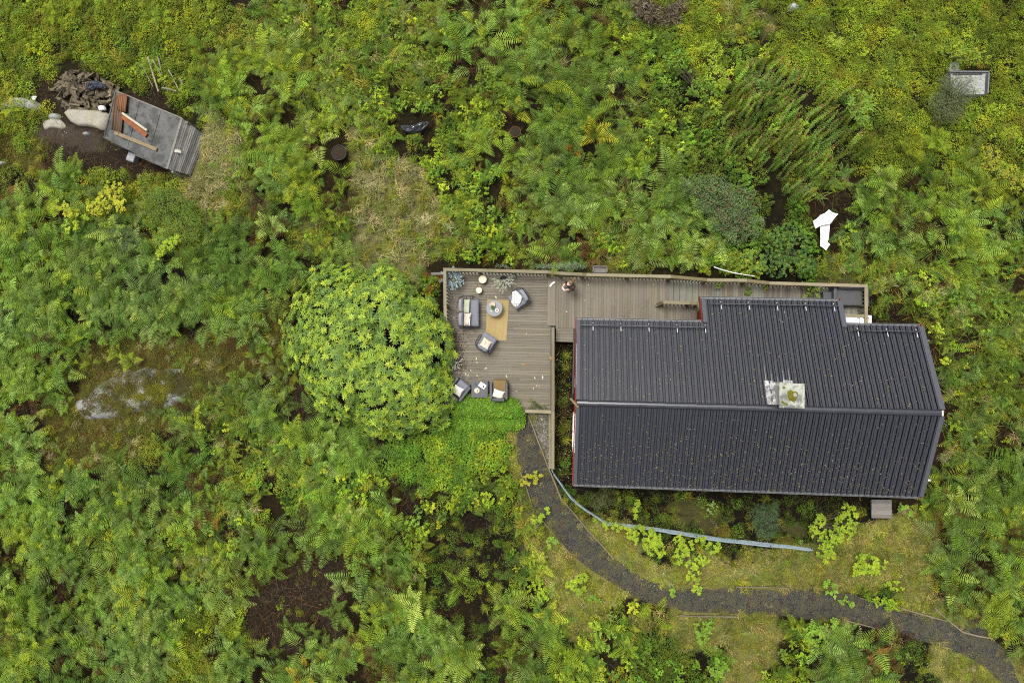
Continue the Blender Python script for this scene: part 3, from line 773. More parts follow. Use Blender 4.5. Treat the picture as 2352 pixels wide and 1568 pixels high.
def rope_seat(label, cat, loc, rotz, wd, dp, wide=False):
    """a rope tub seat: local -x is the back, +x the open front; wd across y, dp along x"""
    s = thing('rope_sofa' if wide else 'rope_armchair', label, cat, loc, rotz)
    def ring(t, k):           # t from one front end round the back to the other
        a = math.radians(62 + (360 - 124) * t); e = .55 if wide else .8
        cx, sx = math.cos(a), math.sin(a)
        return Vector((math.copysign(abs(cx) ** e, cx) * dp / 2 * k, math.copysign(abs(sx) ** e, sx) * wd / 2 * k, 0))
    N = 30 if wide else 26
    top, low = [], []
    for i in range(N + 1):
        t_ = i / N; up = math.sin(math.pi * t_) ** .5
        top.append(ring(t_, 1.0) + Vector((0, 0, .46 + .26 * up))); low.append(ring(t_, .84) + Vector((0, 0, .30)))
    m = MB(); m.tube(top, .017, 6); m.build('top_rail', M_ROPE, s)
    m = MB(); lo2 = low + [low[0]]; m.tube(lo2, .016, 6); m.build('seat_frame', M_ROPE, s)
    m = MB()
    for i in range(1, N):
        a, b = top[i], low[i]; m.tube([a, a.lerp(b, .5) + (a - b) * 0 + ring(i / N, .03), b], .011, 4)
    m.build('ropes', M_ROPE, s, kind='stuff')
    for sx in (-1, 1):
        for sy in (-1, 1):
            m = MB(); m.tube([(sx * dp * .33, sy * wd * .36, .30), (sx * dp * .46, sy * wd * .44, .0)], [.022, .014], 6); m.build('leg', M_ROPE, s)
    m = MB(); pad(m, (dp * .10, 0, .38), (dp * .80, wd * .80, .15), e=8); m.build('seat_cushion', M_GREYF, s, True)
    return s
sofa_c = P(1076, 719, .8)
sofa = rope_seat('dark rope two seat sofa with grey cushions facing the jute rug', 'sofa', (sofa_c.x, sofa_c.y, Z1), math.radians(0), 78 * mpp(.8), 49 * mpp(.8), True)
for sy in (-1, 1):
    m = MB(); pad(m, (0, 0, 0), (.17, .60, .34), e=3.5); o = m.build('back_cushion', M_GREYF2, sofa, True); o.location = (-.30, sy * .31 + .02, .58); o.rotation_euler = (0, math.radians(-14), 0)
pillow('long sage green cushion leaning in the rope sofa', P(1071.5, 703, 1.0), .34, .62, .12, (0, math.radians(-35), math.radians(-3)), M_SAGE, .04)
o = pillow('cream cushion with brown squiggle pattern in the rope sofa', P(1073, 733, 1.0), .40, .56, .16, (0, math.radians(-38), math.radians(-4)), M_SQUIG, .08)
c_ = P(1194, 685.5, .8)
ch1 = rope_seat('rope armchair near the top railing with a white checked blanket', 'armchair', (c_.x, c_.y, Z1), math.radians(212), .86, .82)
m = MB(); pad(m, (0, 0, 0), (.17, .60, .34), e=3.5); o = m.build('back_cushion', M_GREYF2, ch1, True); o.location = (-.22, 0, .56); o.rotation_euler = (0, math.radians(-20), 0)
c2 = P(1117, 788, .8)
ch2 = rope_seat('rope armchair at the lower left corner of the jute rug with a cream cushion', 'armchair', (c2.x, c2.y, Z1), math.radians(57), .84, .82)
m = MB(); pad(m, (0, 0, 0), (.17, .56, .32), e=3.5); o = m.build('back_cushion', M_GREYF, ch2, True); o.location = (-.24, 0, .55); o.rotation_euler = (0, math.radians(-20), 0)
pillow('square cream cushion leaning in the rope armchair by the rug', P(1116, 789, 1.02), .44, .46, .16, (math.radians(-22), math.radians(8), math.radians(57 - 90)), M_CREAM, .1, .35)
# checked blanket: cloth that lies over the seat and hangs over its front
def cloth(name, label, pts, mat, cat='blanket', fall=0., thick=.012, n=14, ripple=.015):
    """pts: rows of (px, py, z) corner pairs across, from one end to the other"""
    m = MB(); vs = []; K = (len(pts) - 1) * n
    for i in range(K + 1):
        t_ = i / n; a = min(int(t_), len(pts) - 2); f = t_ - a
        f2 = f * f * (3 - 2 * f) * .4 + f * .6
        l = P(*pts[a][0]).lerp(P(*pts[a + 1][0]), f2); r = P(*pts[a][1]).lerp(P(*pts[a + 1][1]), f2)
        for k in range(n + 1):
            q = l.lerp(r, k / n); q.z += ripple * math.sin(k * 1.3 + i * .35) + ripple * nz(i * .3, k * .3, 1., 2.); vs.append(q)
    m.add(vs, [(i * (n + 1) + k, i * (n + 1) + k + 1, (i + 1) * (n + 1) + k + 1, (i + 1) * (n + 1) + k) for i in range(K) for k in range(n)])
    o = m.build(name, mat, smooth=True); so = o.modifiers.new('thick', 'SOLIDIFY'); so.thickness = thick
    return tag(o, label, cat)
cloth('blanket', 'white checked blanket draped over the rope armchair near the railing', [((1176, 671, 1.02), (1185, 666.5, 1.03)), ((1177, 682, 1.0), (1200, 682, 1.02)), ((1174, 694, .98), (1195, 696, .97)), ((1181, 704, .90), (1191, 703, .86)), ((1185, 708.5, .62), (1192, 708, .60))], M_CHECK)

# rug and round table
t = NT('jute_rug'); v = t.coords(); n = t.noise(t.mapping(v, (90, 6, 1)), 1., 4); n2 = t.noise(t.mapping(v, (14, 1.2, 1)), 1.2, 4)
c = t.mix((.20, .145, .06), (.36, .28, .13), n); c = t.hsv(c, .5, 1., t.math('ADD', t.math('MULTIPLY', n2, .5), .75))
M_JUTE = t.done(t.bsdf(c, .95, .1, t.bump(n, .006, .7)))
m = MB(); q = [P(1119.5, 687.5, Z1), P(1169, 689.5, Z1), P(1163, 782, Z1), P(1114.5, 780.5, Z1)]
qc = sum(q, Vector()) / 4; m.prism([(v.x - qc.x, v.y - qc.y) for v in q], .003, .016)
rug = m.build('rug', M_JUTE); rug.location = qc; tag(rug, 'rectangular tan jute rug under the round grey table', 'rug')
tc = P(1135, 707.5, .88); ZT = .88
tb = thing('round_table', 'round grey table with a dark rim standing on the jute rug', 'table', (tc.x, tc.y, Z1 + .016))
M_TOPG = plain('grey_stone_top', (.16, .165, .175), .5, .35, .15, 20)
h = ZT - Z1 - .016; r = 19.3 * mpp(ZT)
m = MB(); m.lathe([(.001, h - .02), (r - .02, h - .02), (r - .02, h), (.001, h)], 48); m.build('table_top', M_TOPG, tb)
m = MB(); m.lathe([(r - .02, h - .035), (r, h - .035), (r, h + .012), (r - .02, h + .012), (r - .02, h - .034)], 48); m.build('rim', M_DARK, tb)
for k in range(3):
    a = k * 2.094; m = MB(); m.tube([(.8 * r * math.cos(a), .8 * r * math.sin(a), h - .03), (.95 * r * math.cos(a), .95 * r * math.sin(a), 0)], .016, 6); m.build('leg', M_DARK, tb)
def place(px, py, z): q = P(px, py, z); q.z = z; return q
M_TERRA = plain('pale_terracotta', (.50, .38, .28), .8, .2, .12); M_CER = plain('white_ceramic', (.72, .70, .67), .3, .4, .04)
pt = thing('herb_pot', 'pale round pot with a trailing green herb on the grey table', 'plant pot', place(1131.5, 700, ZT))
m = MB(); m.lathe([(.001, .0), (.085, .0), (.125, .10), (.125, .115), (.112, .115), (.10, .085), (.001, .08)], 28); m.build('pot', M_TERRA, pt, True)
m = MB()
for k in range(46):
    a = U(0, 6.28); rr = U(0, .06); o = Vector((rr * math.cos(a) + .01, rr * math.sin(a) - .03 - U(0, .16), U(.1, .2)))
    m.col(R.choice(((.07, .14, .03), (.10, .18, .04), (.05, .10, .02)))).leaf(o, (U(-1, 1), U(-1.2, .4), U(-.1, .5)), (0, 0, 1), U(.05, .085), .022)
m.build('foliage', LM, pt)
cup = thing('dip_bowl', 'small white bowl with reddish orange contents on the grey table', 'bowl', place(1141.8, 713, ZT))
m = MB(); m.lathe([(.001, 0), (.04, 0), (.084, .055), (.084, .062), (.07, .062), (.05, .035), (.001, .035)], 28); m.build('bowl', M_CER, cup, True)
m = MB(); m.lathe([(.001, .044), (.045, .043), (.058, .04)], 20); m.build('filling', plain('red_orange_filling', (.30, .07, .02), .4, .4, .5, 20), cup)
m = MB(); m.box((0, 0, .012), (.055, .026, .024), Euler((0, 0, .1)).to_matrix()); o = m.build('folded_napkin', M_WHITE); o.location = place(1128.5, 714.6, ZT); bevel(o, .005); tag(o, 'tiny white folded napkin beside the herb pot on the grey table', 'napkin')

# lanterns
M_WICK = plain('pale_wicker', (.46, .38, .24), .8, .2, .35, 40)
def lantern(label, px, py, r, candle):
    l = thing('lantern', label, 'lantern', place(px, py, Z1), group=None)
    hh = .3
    m = MB(); m.lathe([(.001, 0), (r * .9, 0), (r * 1.0, hh), (r * .985, hh + .018), (r * .86, hh + .018), (r * .82, hh - .02), (r * .78, .03), (.001, .025)], 28); m.build('basket', M_WICK, l, True)
    m = MB(); m.lathe([(r * .84, hh + .012), (r * .92, hh + .028), (r * 1.0, hh + .014)], 28); m.build('rim', plain('cream_wicker', (.60, .53, .38), .8, .2, .25, 40), l, True)
    if candle:
        m = MB(); m.lathe([(.001, .03), (.075, .03), (.08, .25), (.001, .25)], 20); m.build('candle_glass', plain('smoky_candle_glass', (.25, .22, .18), .2, .5, .1), l)
        m = MB(); m.lathe([(.001, .251), (.034, .25), (.04, .262), (.001, .27)], 14); o = m.build('candle', M_CER, l); o.location = (-.015, .015, .0)
    else:
        m = MB(); pts = [Vector((r * .5 * math.cos(a) + .05, r * .95 + .05 * math.sin(a), hh + .01 + .12 * math.sin(a))) for a in [math.pi * k / 10 for k in range(11)]]
        m.tube(pts, .012, 6); m.build('handle', plain('leather_handle', (.25, .18, .11), .6, .3, .2), l)
        m = MB(); m.beam((-r * .8, 0, hh - .04), (r * .8, .02, hh - .04), .02, .02); m.build('cross_bar', M_WICK, l)
lantern('larger round wicker lantern with a white candle inside', 1110.3, 643.6, .178, True)
lantern('smaller round wicker lantern with a leather loop handle', 1101.8, 668.5, .135, False)

# potted plants on the deck
def pot(parent, r, h, mat):
    m = MB(); m.lathe([(.001, 0), (r * .78, 0), (r, h), (r * .9, h), (r * .84, h - .06), (.001, h - .07)], 28); m.build('pot', mat, parent, True)
def sprays(parent, n, reach, h0, cols, leafL, leafW, per, tilt=.25, center=(0, 0), arc=(0, 6.28), spread=.012, stemcol=(.25, .24, .18)):
    sm, lm = MB(), MB()
    for k in range(n):
        a = arc[0] + (arc[1] - arc[0]) * (k + U(.1, .9)) / n; L = reach * U(.6, 1.05)
        p0 = Vector((center[0], center[1], h0)); d = Vector((math.cos(a), math.sin(a), U(tilt, tilt + .5)))
        pts = [p0 + d * L * t_ * (1 - .12 * t_) + Vector((U(-.03, .03), U(-.03, .03), -.30 * L * t_ * t_)) for t_ in (0, .25, .5, .75, 1)]
        sm.tube(pts, [.009, .007, .006, .005, .003], 4)
        for i in range(per):
            t_ = .25 + .75 * (i + U(0, 1)) / per; j = min(3, int(t_ * 4)); q = pts[j].lerp(pts[j + 1], t_ * 4 - j) if t_ < 1 else pts[4]
            aa = a + R.choice((-1, 1)) * U(.3, 1.1)
            lm.col(R.choice(cols)).leaf(q + Vector((U(-1, 1), U(-1, 1), U(-.5, 1))) * spread, (math.cos(aa), math.sin(aa), U(-.2, .5)), (U(-.3, .3), U(-.3, .3), 1), leafL * U(.7, 1.2), leafW, .15)
    sm.build('stems', plain('stem', stemcol, .8), parent); lm.build('foliage', LM, parent)
SIL = [(.30, .34, .26), (.42, .44, .33), (.22, .27, .19), (.52, .52, .40), (.16, .21, .14)]
BLU = [(.17, .24, .24), (.25, .32, .31), (.10, .16, .17), (.36, .42, .38), (.20, .22, .28)]
pl = thing('eucalyptus_pot', 'potted blue grey eucalyptus at the upper left corner of the deck', 'potted plant', place(1044, 645, Z1))
pot(pl, .2, .38, M_BLACK); sprays(pl, 15, .62, .4, BLU, .085, .062, 22, .45, spread=.05)
pl = thing('olive_pot', 'silvery olive sprawling out of a black pot below the top railing', 'potted plant', place(1158, 644, Z1))
pot(pl, .165, .36, M_BLACK); sprays(pl, 12, .66, .38, SIL, .085, .026, 15, .35, center=(.03, -.05), arc=(-3.5, .65), stemcol=(.36, .35, .27)); 
pl = thing('olive_pot', 'small silvery olive in a dark pot half under the domed bush', 'potted plant', place(1051, 833, Z1))
pot(pl, .15, .3, M_BLACK); sprays(pl, 10, .5, .32, SIL, .08, .022, 12, .5, stemcol=(.36, .36, .30))
# lower black set
def ldir(a): return Vector((math.cos(a), math.sin(a), 0))
def arm_chair(label, px, py, rotz, W=.80, Dp=.80, slim=False):
    s = thing('wicker_armchair', label, 'armchair', place(px, py, Z1), rotz)          # local +y is the front
    for sx in (-1, 1):
        m = MB(); m.box((sx * (W / 2 - .06), -.02, .30), (.12, Dp - .04, .60)); bevel(m.build('armrest', M_RATTAN, s), .03, 3)
    m = MB(); m.box((0, -Dp / 2 + .04, .40), (W - .26, .13, .70), Euler((math.radians(8), 0, 0)).to_matrix()); bevel(m.build('backrest', M_RATTAN, s), .03, 3)
    m = MB(); m.box((0, .06, .19), (W - .245, Dp - .13, .28)); m.build('seat_base', M_RATTAN, s)
    m = MB(); pad(m, (0, .06, .39), (W - .26, Dp - .2, .13), e=9); m.build('seat_cushion', M_GREYF, s, True)
    return s
arm_chair('dark wicker armchair with a brown blanket right of the black table', 1148, 896, 0)
cloth('blanket', 'brown blanket spread over the dark wicker armchair', [((1135.5, 913, .95), (1162.5, 914, .95)), ((1135, 888, .95), (1163.5, 889, .95)), ((1135, 874, .94), (1163.5, 874.5, .94)), ((1135.5, 869.5, .72), (1163.5, 870.5, .72))], M_BROWNF, ripple=.010)
pillow('off white cushion on the brown blanket of the wicker armchair', P(1144.5, 905, 1.02), .50, .40, .17, (math.radians(18), 0, math.radians(-18)), M_PALEF, .1, .45)
arm_chair('dark wicker armchair turned aslant, half hidden under the domed bush', 1058, 893, math.radians(-38), .80, .84)
pillow('white cushion on the slanted wicker armchair at the bush edge', P(1051, 897, 1.0), .46, .42, .15, (math.radians(14), 0, math.radians(-30)), M_PALEF)
tq = place(1104, 893, Z1)
bt = thing('side_table', 'square black side table between the two wicker armchairs', 'table', tq)
w_, d_ = 38 * mpp(.9), 38.5 * mpp(.9)
m = MB(); m.box((0, 0, .43), (w_, d_, .04)); bevel(m.build('table_top', M_RATTAN, bt), .008)
m = MB(); m.box((0, -d_ / 2 + .06, .4535), (w_ - .02, .012, .006)); m.build('seam', M_BLACK, bt)
for sx in (-1, 1):
    for sy in (-1, 1): m = MB(); m.box((sx * (w_ / 2 - .035), sy * (d_ / 2 - .035), .205), (.05, .05, .41)); m.build('leg', M_RATTAN, bt)
ZB = Z1 + .452
m = MB(); m.box((0, 0, .008), (.30, .21, .016)); o = m.build('book', M_CER); o.location = place(1108, 885, ZB); o.rotation_euler = (0, 0, math.radians(-33)); tag(o, 'white closed book lying askew on the black side table', 'book')
mg = thing('mug', 'small dark mug with handle standing on the white book', 'mug', place(1110.5, 887.5, ZB + .017))
m = MB(); m.lathe([(.001, 0), (.034, 0), (.04, .075), (.033, .075), (.03, .03), (.001, .03)], 20); m.build('cup', plain('dark_mug', (.05, .035, .025), .35, .5, .2), mg, True)
m = MB(); m.tube([Vector((.0, .037 + .022 * math.sin(a), .04 + .025 * math.cos(a))) for a in [math.pi * k / 8 for k in range(9)]], .007, 5); m.build('handle', plain('dark_handle', (.05, .035, .025), .35), mg)
cd = thing('candle_dish', 'round cream wooden dish with a white candle on the black table', 'candle dish', place(1095.5, 896.5, ZB))
m = MB(); m.lathe([(.001, 0), (.10, 0), (.118, .02), (.11, .026), (.06, .016), (.001, .016)], 28); m.build('dish', plain('cream_wood', (.52, .46, .30), .6, .3, .25, 30), cd, True)
m = MB(); m.lathe([(.001, .016), (.05, .016), (.05, .06), (.036, .06), (.034, .04)], 20); m.build('holder', M_BLACK, cd, True)
m = MB(); m.lathe([(.001, .03), (.034, .03), (.032, .066), (.001, .068)], 16); m.build('candle', M_CER, cd, True)
gl = thing('glass', 'small greenish drinking glass at the upper left of the black table', 'glass', place(1092, 881.5, ZB))
m = MB(); m.lathe([(.001, 0), (.03, 0), (.036, .09), (.031, .09), (.027, .015), (.001, .015)], 20); m.build('cup', plain('green_grey_glass', (.10, .11, .09), .15, .6, .1), gl, True)

# grey sofa, sink and bits on the lower deck
s = thing('wicker_sofa', 'dark grey wicker sofa in the far right corner of the lower deck', 'sofa', place(1942, 683, Z3), math.radians(-1.4))
W, Dp = 78 * mpp(.5), 47 * mpp(.5)
m = MB(); m.box((0, -.02, .2), (W - .30, Dp - .2, .30)); m.build('seat_base', M_RATTAN, s)
m = MB(); pad(m, (-.02, -.03, .40), (W - .31, Dp - .16, .12), e=14, n=12); m.build('seat_cushion', fabric('dusty_dark_cushion', (.075, .075, .078), .5, 40.), s, True)
for sx in (-1, 1): m = MB(); m.box((sx * (W / 2 - .08), -.02, .32), (.14, Dp - .03, .62)); bevel(m.build('armrest', M_RATTAN, s), .03, 3)
m = MB(); n = 16; vs = []
for i in range(n + 1):
    x = (i / n - .5) * (W - .31); b = .02 * math.sin(i * .8)
    vs += [(x, Dp / 2 - .2, .40), (x, Dp / 2 - .13 + b, .80 + b), (x, Dp / 2 - .02 + b, .80 + b), (x, Dp / 2, .05)]
m.add(vs, [(i * 4 + k, i * 4 + k + 1, i * 4 + k + 5, i * 4 + k + 4) for i in range(n) for k in range(3)] + [(0, 1, 2, 3), (n * 4 + 3, n * 4 + 2, n * 4 + 1, n * 4)])
m.build('backrest', M_RATTAN, s, True)
m = MB(); m.box((0, 0, .18), (.45, .45, .36)); o = m.build('footstool', M_RATTAN); o.location = place(1896, 683, Z3); bevel(o, .03); tag(o, 'black square footstool left of the grey wicker sofa', 'footstool')
sk = thing('sink_unit', 'white double sink standing against the cabin beside the lower deck', 'sink', place(1953, 738, Z3), math.radians(-1.4))
W, Dp = 56 * mpp(.85), 21.5 * mpp(.85); zt_ = .80
m = MB()                                            # rim with two cut outs: built as frames round the bowls
xs_ = [-W / 2, -.06, .06, .17, W / 2 - .08, W / 2]; y0, y1 = -Dp / 2, Dp / 2
m.box(((xs_[0] + xs_[1]) / 2, 0, zt_), (xs_[1] - xs_[0], Dp, .05)); m.box(((xs_[2] + xs_[3]) / 2, 0, zt_), (xs_[3] - xs_[2], Dp, .05)); m.box(((xs_[4] + xs_[5]) / 2, 0, zt_), (xs_[5] - xs_[4], Dp, .05))
m.box(((xs_[1] + xs_[2]) / 2, y1 - .055, zt_), (xs_[2] - xs_[1], .11, .05)); m.box(((xs_[3] + xs_[4]) / 2, y1 - .04, zt_), (xs_[4] - xs_[3], .08, .05))
m.box(((xs_[1] + xs_[2]) / 2, y0 + .01, zt_), (xs_[2] - xs_[1], .02, .05)); m.box(((xs_[3] + xs_[4]) / 2, y0 + .01, zt_), (xs_[4] - xs_[3], .02, .05))
m.build('worktop', M_WHITE, sk)
for xa, xb, ya, dep in ((xs_[1], xs_[2], y1 - .11, .13), (xs_[3], xs_[4], y1 - .08, .16)):
    b = MB(); xm = (xa + xb) / 2; ym = (ya + y0 + .02) / 2; w2, d2 = (xb - xa) / 2, (ya - y0 - .02) / 2; ring = []
    for k in range(20):
        a = 2 * math.pi * k / 20; c0_, s0_ = math.cos(a), math.sin(a)
        ring.append((math.copysign(abs(c0_) ** .45, c0_), math.copysign(abs(s0_) ** .45, s0_)))
    vs = [(xm + u * w2, ym + v * d2, zt_ + .02) for u, v in ring] + [(xm + u * w2 * .85, ym + v * d2 * .85, zt_ - dep) for u, v in ring]
    b.add(vs, [(k, (k + 1) % 20, 20 + (k + 1) % 20, 20 + k) for k in range(20)] + [tuple(range(20, 40))]); bo = b.build('bowl', plain('stained_sink_bowl', (.58, .57, .48), .5, .4, .35, 8), sk)
    b = MB(); b.lathe([(.001, .004), (.03, .004)], 14, (xm - w2 * .5, ym - d2 * .3, zt_ - dep)); b.build('drain', M_BLACK, bo)
m = MB(); m.box((0, 0, .37), (W - .06, Dp - .06, .74)); m.build('cabinet', M_WHITE, sk)
m = MB(); m.beam(P(1929, 749.6, .95), P(1998, 752, .95), .05, .04); tag(m.build('white_board', M_WHITE), 'narrow white board between the white sink and the roof gutter', 'board')
m = MB(); m.tube(chaikin([P(1862, 657, .2), P(1872, 660, .3), P(1884, 660, .3), P(1892, 655, .4)], 2), .02, 6); tag(m.build('hose', M_WHITE), 'short grey white hose among leaves left of the wicker sofa', 'hose')
m = MB(); m.tube(chaikin([P(1640, 613, .8), P(1660, 620, .75), P(1690, 628, .6), P(1733, 634, .5)], 2), .02, 6); tag(m.build('cable', M_WHITE), 'thin pale cable in the shrubs above the top railing', 'cable')
# planter shelf behind the railing
m = MB()
for a, b in (((1362, 613), (1393, 614)), ((1393, 614), (1393, 627)), ((1362, 613), (1362, 627)), ((1362, 627), (1393, 627))): m.beam(P(*a, .75), P(*b, .75), .05, .5)
q = [P(1363, 614, .9), P(1392, 615, .9), P(1392, 626, .9), P(1363, 626, .9)]; m.prism([(v.x, v.y) for v in q], .5, .9)
tag(m.build('planter_box', M_OLDW), 'small grey planter box behind the top railing', 'planter')

# yellow and white leaves that fell on the decks
lf = MB().col((1, 1, 1)); lf.leaf((0, 0, .004), (1, 0, .03), (0, 0, 1), 1, .42, .2, .02); lme = lf.mesh('fallen_leaf', LO, True)
YL = [(.62, .58, .34), (.55, .47, .15), (.70, .66, .48)]
def deck_leaf(px, py, L, z, a, c, label, group):
    o = link('fallen_leaf', lme, loc=place(px, py, z + .002), rot=(0, 0, math.radians(a)), scale=(L, L, L)); o.color = (*c, 1)
    tag(o, label, 'leaf', group)
for px, py, L, a in ((1093, 827, .13, 70), (1096, 835, .11, 100), (1112, 847, .14, 20), (1064, 850, .12, 85), (1082, 854, .12, 100), (1070, 863, .14, 95), (1074, 864, .12, 60), (1093, 861, .13, -30), (1165, 868, .16, 110), (1246, 871, .17, 88),
                     (1230, 870, .11, 120), (1225, 894, .08, 90), (1184, 899, .09, 30), (1137, 679, .15, -60), (1043, 684, .09, 60), (1237, 888, .10, 45), (1232, 887, .09, 60), (1045, 731, .12, 150), (1209, 769, .10, 95), (1242, 960, .13, -50)):
    deck_leaf(px, py, L, Z1, a, R.choice(YL), 'pale yellow fallen leaf lying on the lounge deck boards', 'pale leaves on the lounge deck')
for px, py, L in ((1098, 871.5, .14), (1197, 836, .14), (1267, 825, .16), (1047, 709, .16)):
    deck_leaf(px, py, L, Z1 if px != 1267 else 1.36, U(0, 360), (.55, .26, .03), 'orange fallen leaf lying among paler ones around the lounge deck', 'orange leaves on the lounge deck')
for px, py in ((1503, 655), (1304, 716), (1350, 656), (1342, 692)): deck_leaf(px, py, .10, Z2, U(0, 360), R.choice(YL), 'pale fallen leaf lying on the entrance deck boards', 'pale leaves on the entrance deck')
def slipper(px, py, a, lab):
    m = MB(); pad(m, (0, 0, .035), (.22, .085, .07), e=2.5); m.v = [(x, y, z * (.6 if x > 0.03 else 1.0)) for x, y, z in m.v]
    o = m.build('white_shoe', M_WHITE, smooth=True); o.location = place(px, py, Z1 + .077); o.rotation_euler = (0, 0, a); tag(o, lab, 'shoe')
slipper(1270, 650.5, math.radians(38), 'upper white shoe on the step boards left of the person'); slipper(1266.5, 654, math.radians(50), 'lower white shoe on the step boards left of the person')

# ------------------------------------------------------------------ the person
def skin(name, parent, verts, edges, mat, sub=2, root=0):
    me = bpy.data.meshes.new(name); me.from_pydata([v[:3] for v in verts], edges, [])
    me.materials.append(mat); o = link(name, me, parent)
    m = o.modifiers.new('skin', 'SKIN'); m.use_smooth_shade = True
    sv = me.skin_vertices[0].data
    for i, v in enumerate(verts): sv[i].radius = (v[3], v[4] if len(v) > 4 else v[3]); sv[i].use_root = (i == root)
    s_ = o.modifiers.new('sub', 'SUBSURF'); s_.levels = sub; s_.render_levels = sub
    return o
M_SKIN = plain('skin', (.55, .33, .24), .5, .3, .08); M_KNIT = fabric('brown_knit', (.075, .055, .045), .3, 30.); M_TROUS = fabric('dark_trousers', (.03, .03, .035), .2)
t = NT('dark_blond_hair'); v = t.coords(); n = t.noise(t.mapping(v, (30, 30, 3)), 1.5, 4)
M_HAIR = t.done(t.bsdf(t.mix((.05, .035, .018), (.26, .19, .09), t.ramp(n, (.4, 0.), (.65, 1.))), .5, .4))
pc = place(1311, 650.5, 2.0); pc.z = Z2
ps = thing('person', 'person in a brown jumper standing by the railing, looking down at a phone', 'person', pc, math.radians(123))   # local +y is forward
V = [(0, 0, .93, .15, .11), (0, .01, 1.10, .13, .10), (0, .0, 1.28, .155, .11), (0, -.01, 1.40, .13, .09), (0, .03, 1.48, .055), (0, .065, 1.56, .06), (0, .085, 1.63, .085, .10), (0, .09, 1.69, .075, .09)]
E = [(i, i + 1) for i in range(7)]
def chain(base, pts):
    k = len(V); prev = base
    for p in pts: V.append(p); E.append((prev, len(V) - 1)); prev = len(V) - 1
    return prev
for sx in (-1, 1):
    a = chain(0, [(sx * .10, .0, .86, .085), (sx * .105, .03, .49, .058), (sx * .11, .0, .10, .042), (sx * .115, .13, .035, .038, .03)])
    w = chain(3, [(sx * .185, .0, 1.385, .065), (sx * .235, .06, 1.12, .048), (sx * .10, .30, 1.17, .033), (sx * .085, .36, 1.18, .036, .022)])
    for f, (dx, L) in enumerate(((-.03, .065), (-.01, .075), (.01, .07), (.03, .055))):
        chain(w, [(sx * .085 + dx * .5, .385, 1.185 + dx * .2, .010), (sx * .085 + dx - sx * .03, .385 + L * .45, 1.19 + dx, .009), (sx * .085 + dx - sx * .055, .385 + L * .4, 1.20 + dx, .008)])
    chain(w, [(sx * .055, .375, 1.20, .011), (sx * .04, .40, 1.225, .009)])
chain(6, [(0, .20, 1.605, .018)])                      # nose
for sx in (-1, 1): chain(6, [(sx * .10, .07, 1.62, .016, .02)])   # ears
body = skin('body', ps, V, E, M_SKIN)
V = [(0, 0, .86, .185, .135), (0, .01, 1.10, .165, .13), (0, .0, 1.28, .18, .135), (0, -.01, 1.40, .15, .11), (0, .02, 1.46, .085)]; E = [(0, 1), (1, 2), (2, 3), (3, 4)]
for sx in (-1, 1): chain(3, [(sx * .195, .0, 1.385, .10), (sx * .25, .06, 1.12, .078), (sx * .15, .22, 1.155, .055)])
skin('jumper', ps, V, E, M_KNIT)
V = [(0, 0, .90, .165, .125)]; E = []
for sx in (-1, 1): chain(0, [(sx * .10, .0, .82, .10), (sx * .105, .03, .49, .075), (sx * .11, .0, .14, .06)])
skin('trousers', ps, V, E, M_TROUS)
V = [(0, .075, 1.735, .10, .115), (0, .0, 1.68, .115, .11), (0, -.045, 1.60, .10, .07), (0, -.085, 1.50, .09, .05), (.02, -.15, 1.42, .085, .04), (.05, -.22, 1.40, .05, .03)]; E = [(i, i + 1) for i in range(5)]
for k in range(6): chain(3, [(-.10 + .04 * k, -.17 - .02 * (k % 3), 1.43, .025), (-.13 + .055 * k, -.25 - .025 * (k % 2), 1.40, .012)])
skin('hair', ps, V, E, M_HAIR)
for sx in (-1, 1):
    m = MB(); m.lathe([(.001, -.012), (.010, -.006), (.012, 0), (.010, .006), (.001, .012)], 10); o = m.build('eye', M_WHITE, ps, True); o.location = (sx * .034, .172, 1.635)
    m = MB(); m.box((sx * .11, .09, .025), (.09, .26, .05)); bevel(m.build('shoe', M_BLACK, ps), .02, 3)
m = MB(); m.box((0, .18, 1.562), (.045, .012, .010)); m.build('mouth', plain('lips', (.45, .16, .13), .5), ps)
ph = thing('phone', 'white phone held in both hands of the person', 'phone', pc + Matrix.Rotation(math.radians(123), 3, 'Z') @ Vector((0, .385, 1.205)), math.radians(123))
rt = Euler((math.radians(25), 0, 0)).to_matrix()
m = MB(); m.box((0, 0, 0), (.155, .078, .009), rt); bevel(m.build('case', M_DARK, ph), .003)
m = MB(); m.box(rt @ Vector((0, 0, .0058)), (.145, .070, .002), rt); m.build('screen', plain('pale_screen', (.62, .62, .75), .2, .5, .05), ph)
# ------------------------------------------------------------------ woodshed and what lies round it
def gz(v, dz=0.): return Vector((v.x, v.y, ground_z(v.x, v.y) + dz))
ZS = 1.2  # roof set low so the board wall leans out and catches light
t = NT('wet_roofing_felt'); v = t.pos(); n = t.noise(v, 1.1, 6, .6); n2 = t.noise(v, 9., 6, .7)
c = t.mix((.012, .012, .0105), (.026, .027, .024), n2); c = t.mix(c, (.026, .03, .015), t.math('MULTIPLY', t.ramp(t.noise(t.mapping(v, loc=(3, 8, 0)), .9, 4), (.5, 0.), (.7, 1.)), .6))
c = t.mix(c, (.26, .25, .19), t.ramp(t.noise(v, 17., 3), (.70, 0.), (.74, 1.)))
M_FELT = t.done(t.bsdf(c, t.ramp(n, (.40, .75), (.62, .10)), .5, t.bump(n2, .01, .3)))
shed = thing('woodshed', 'small old woodshed with a flat wet felt roof and grey board wall', 'shed', gz(P(360, 300, 0)))
so = shed.location.copy()
TL_, TR_, BR_, BL_ = P(266, 209, ZS), P(418, 272, ZS), P(384, 388, ZS), P(239, 316, ZS - .08)
def L_(v): return Vector(v) - so
m = MB(); q = [L_(x) for x in (TL_, TR_, BR_, BL_)]
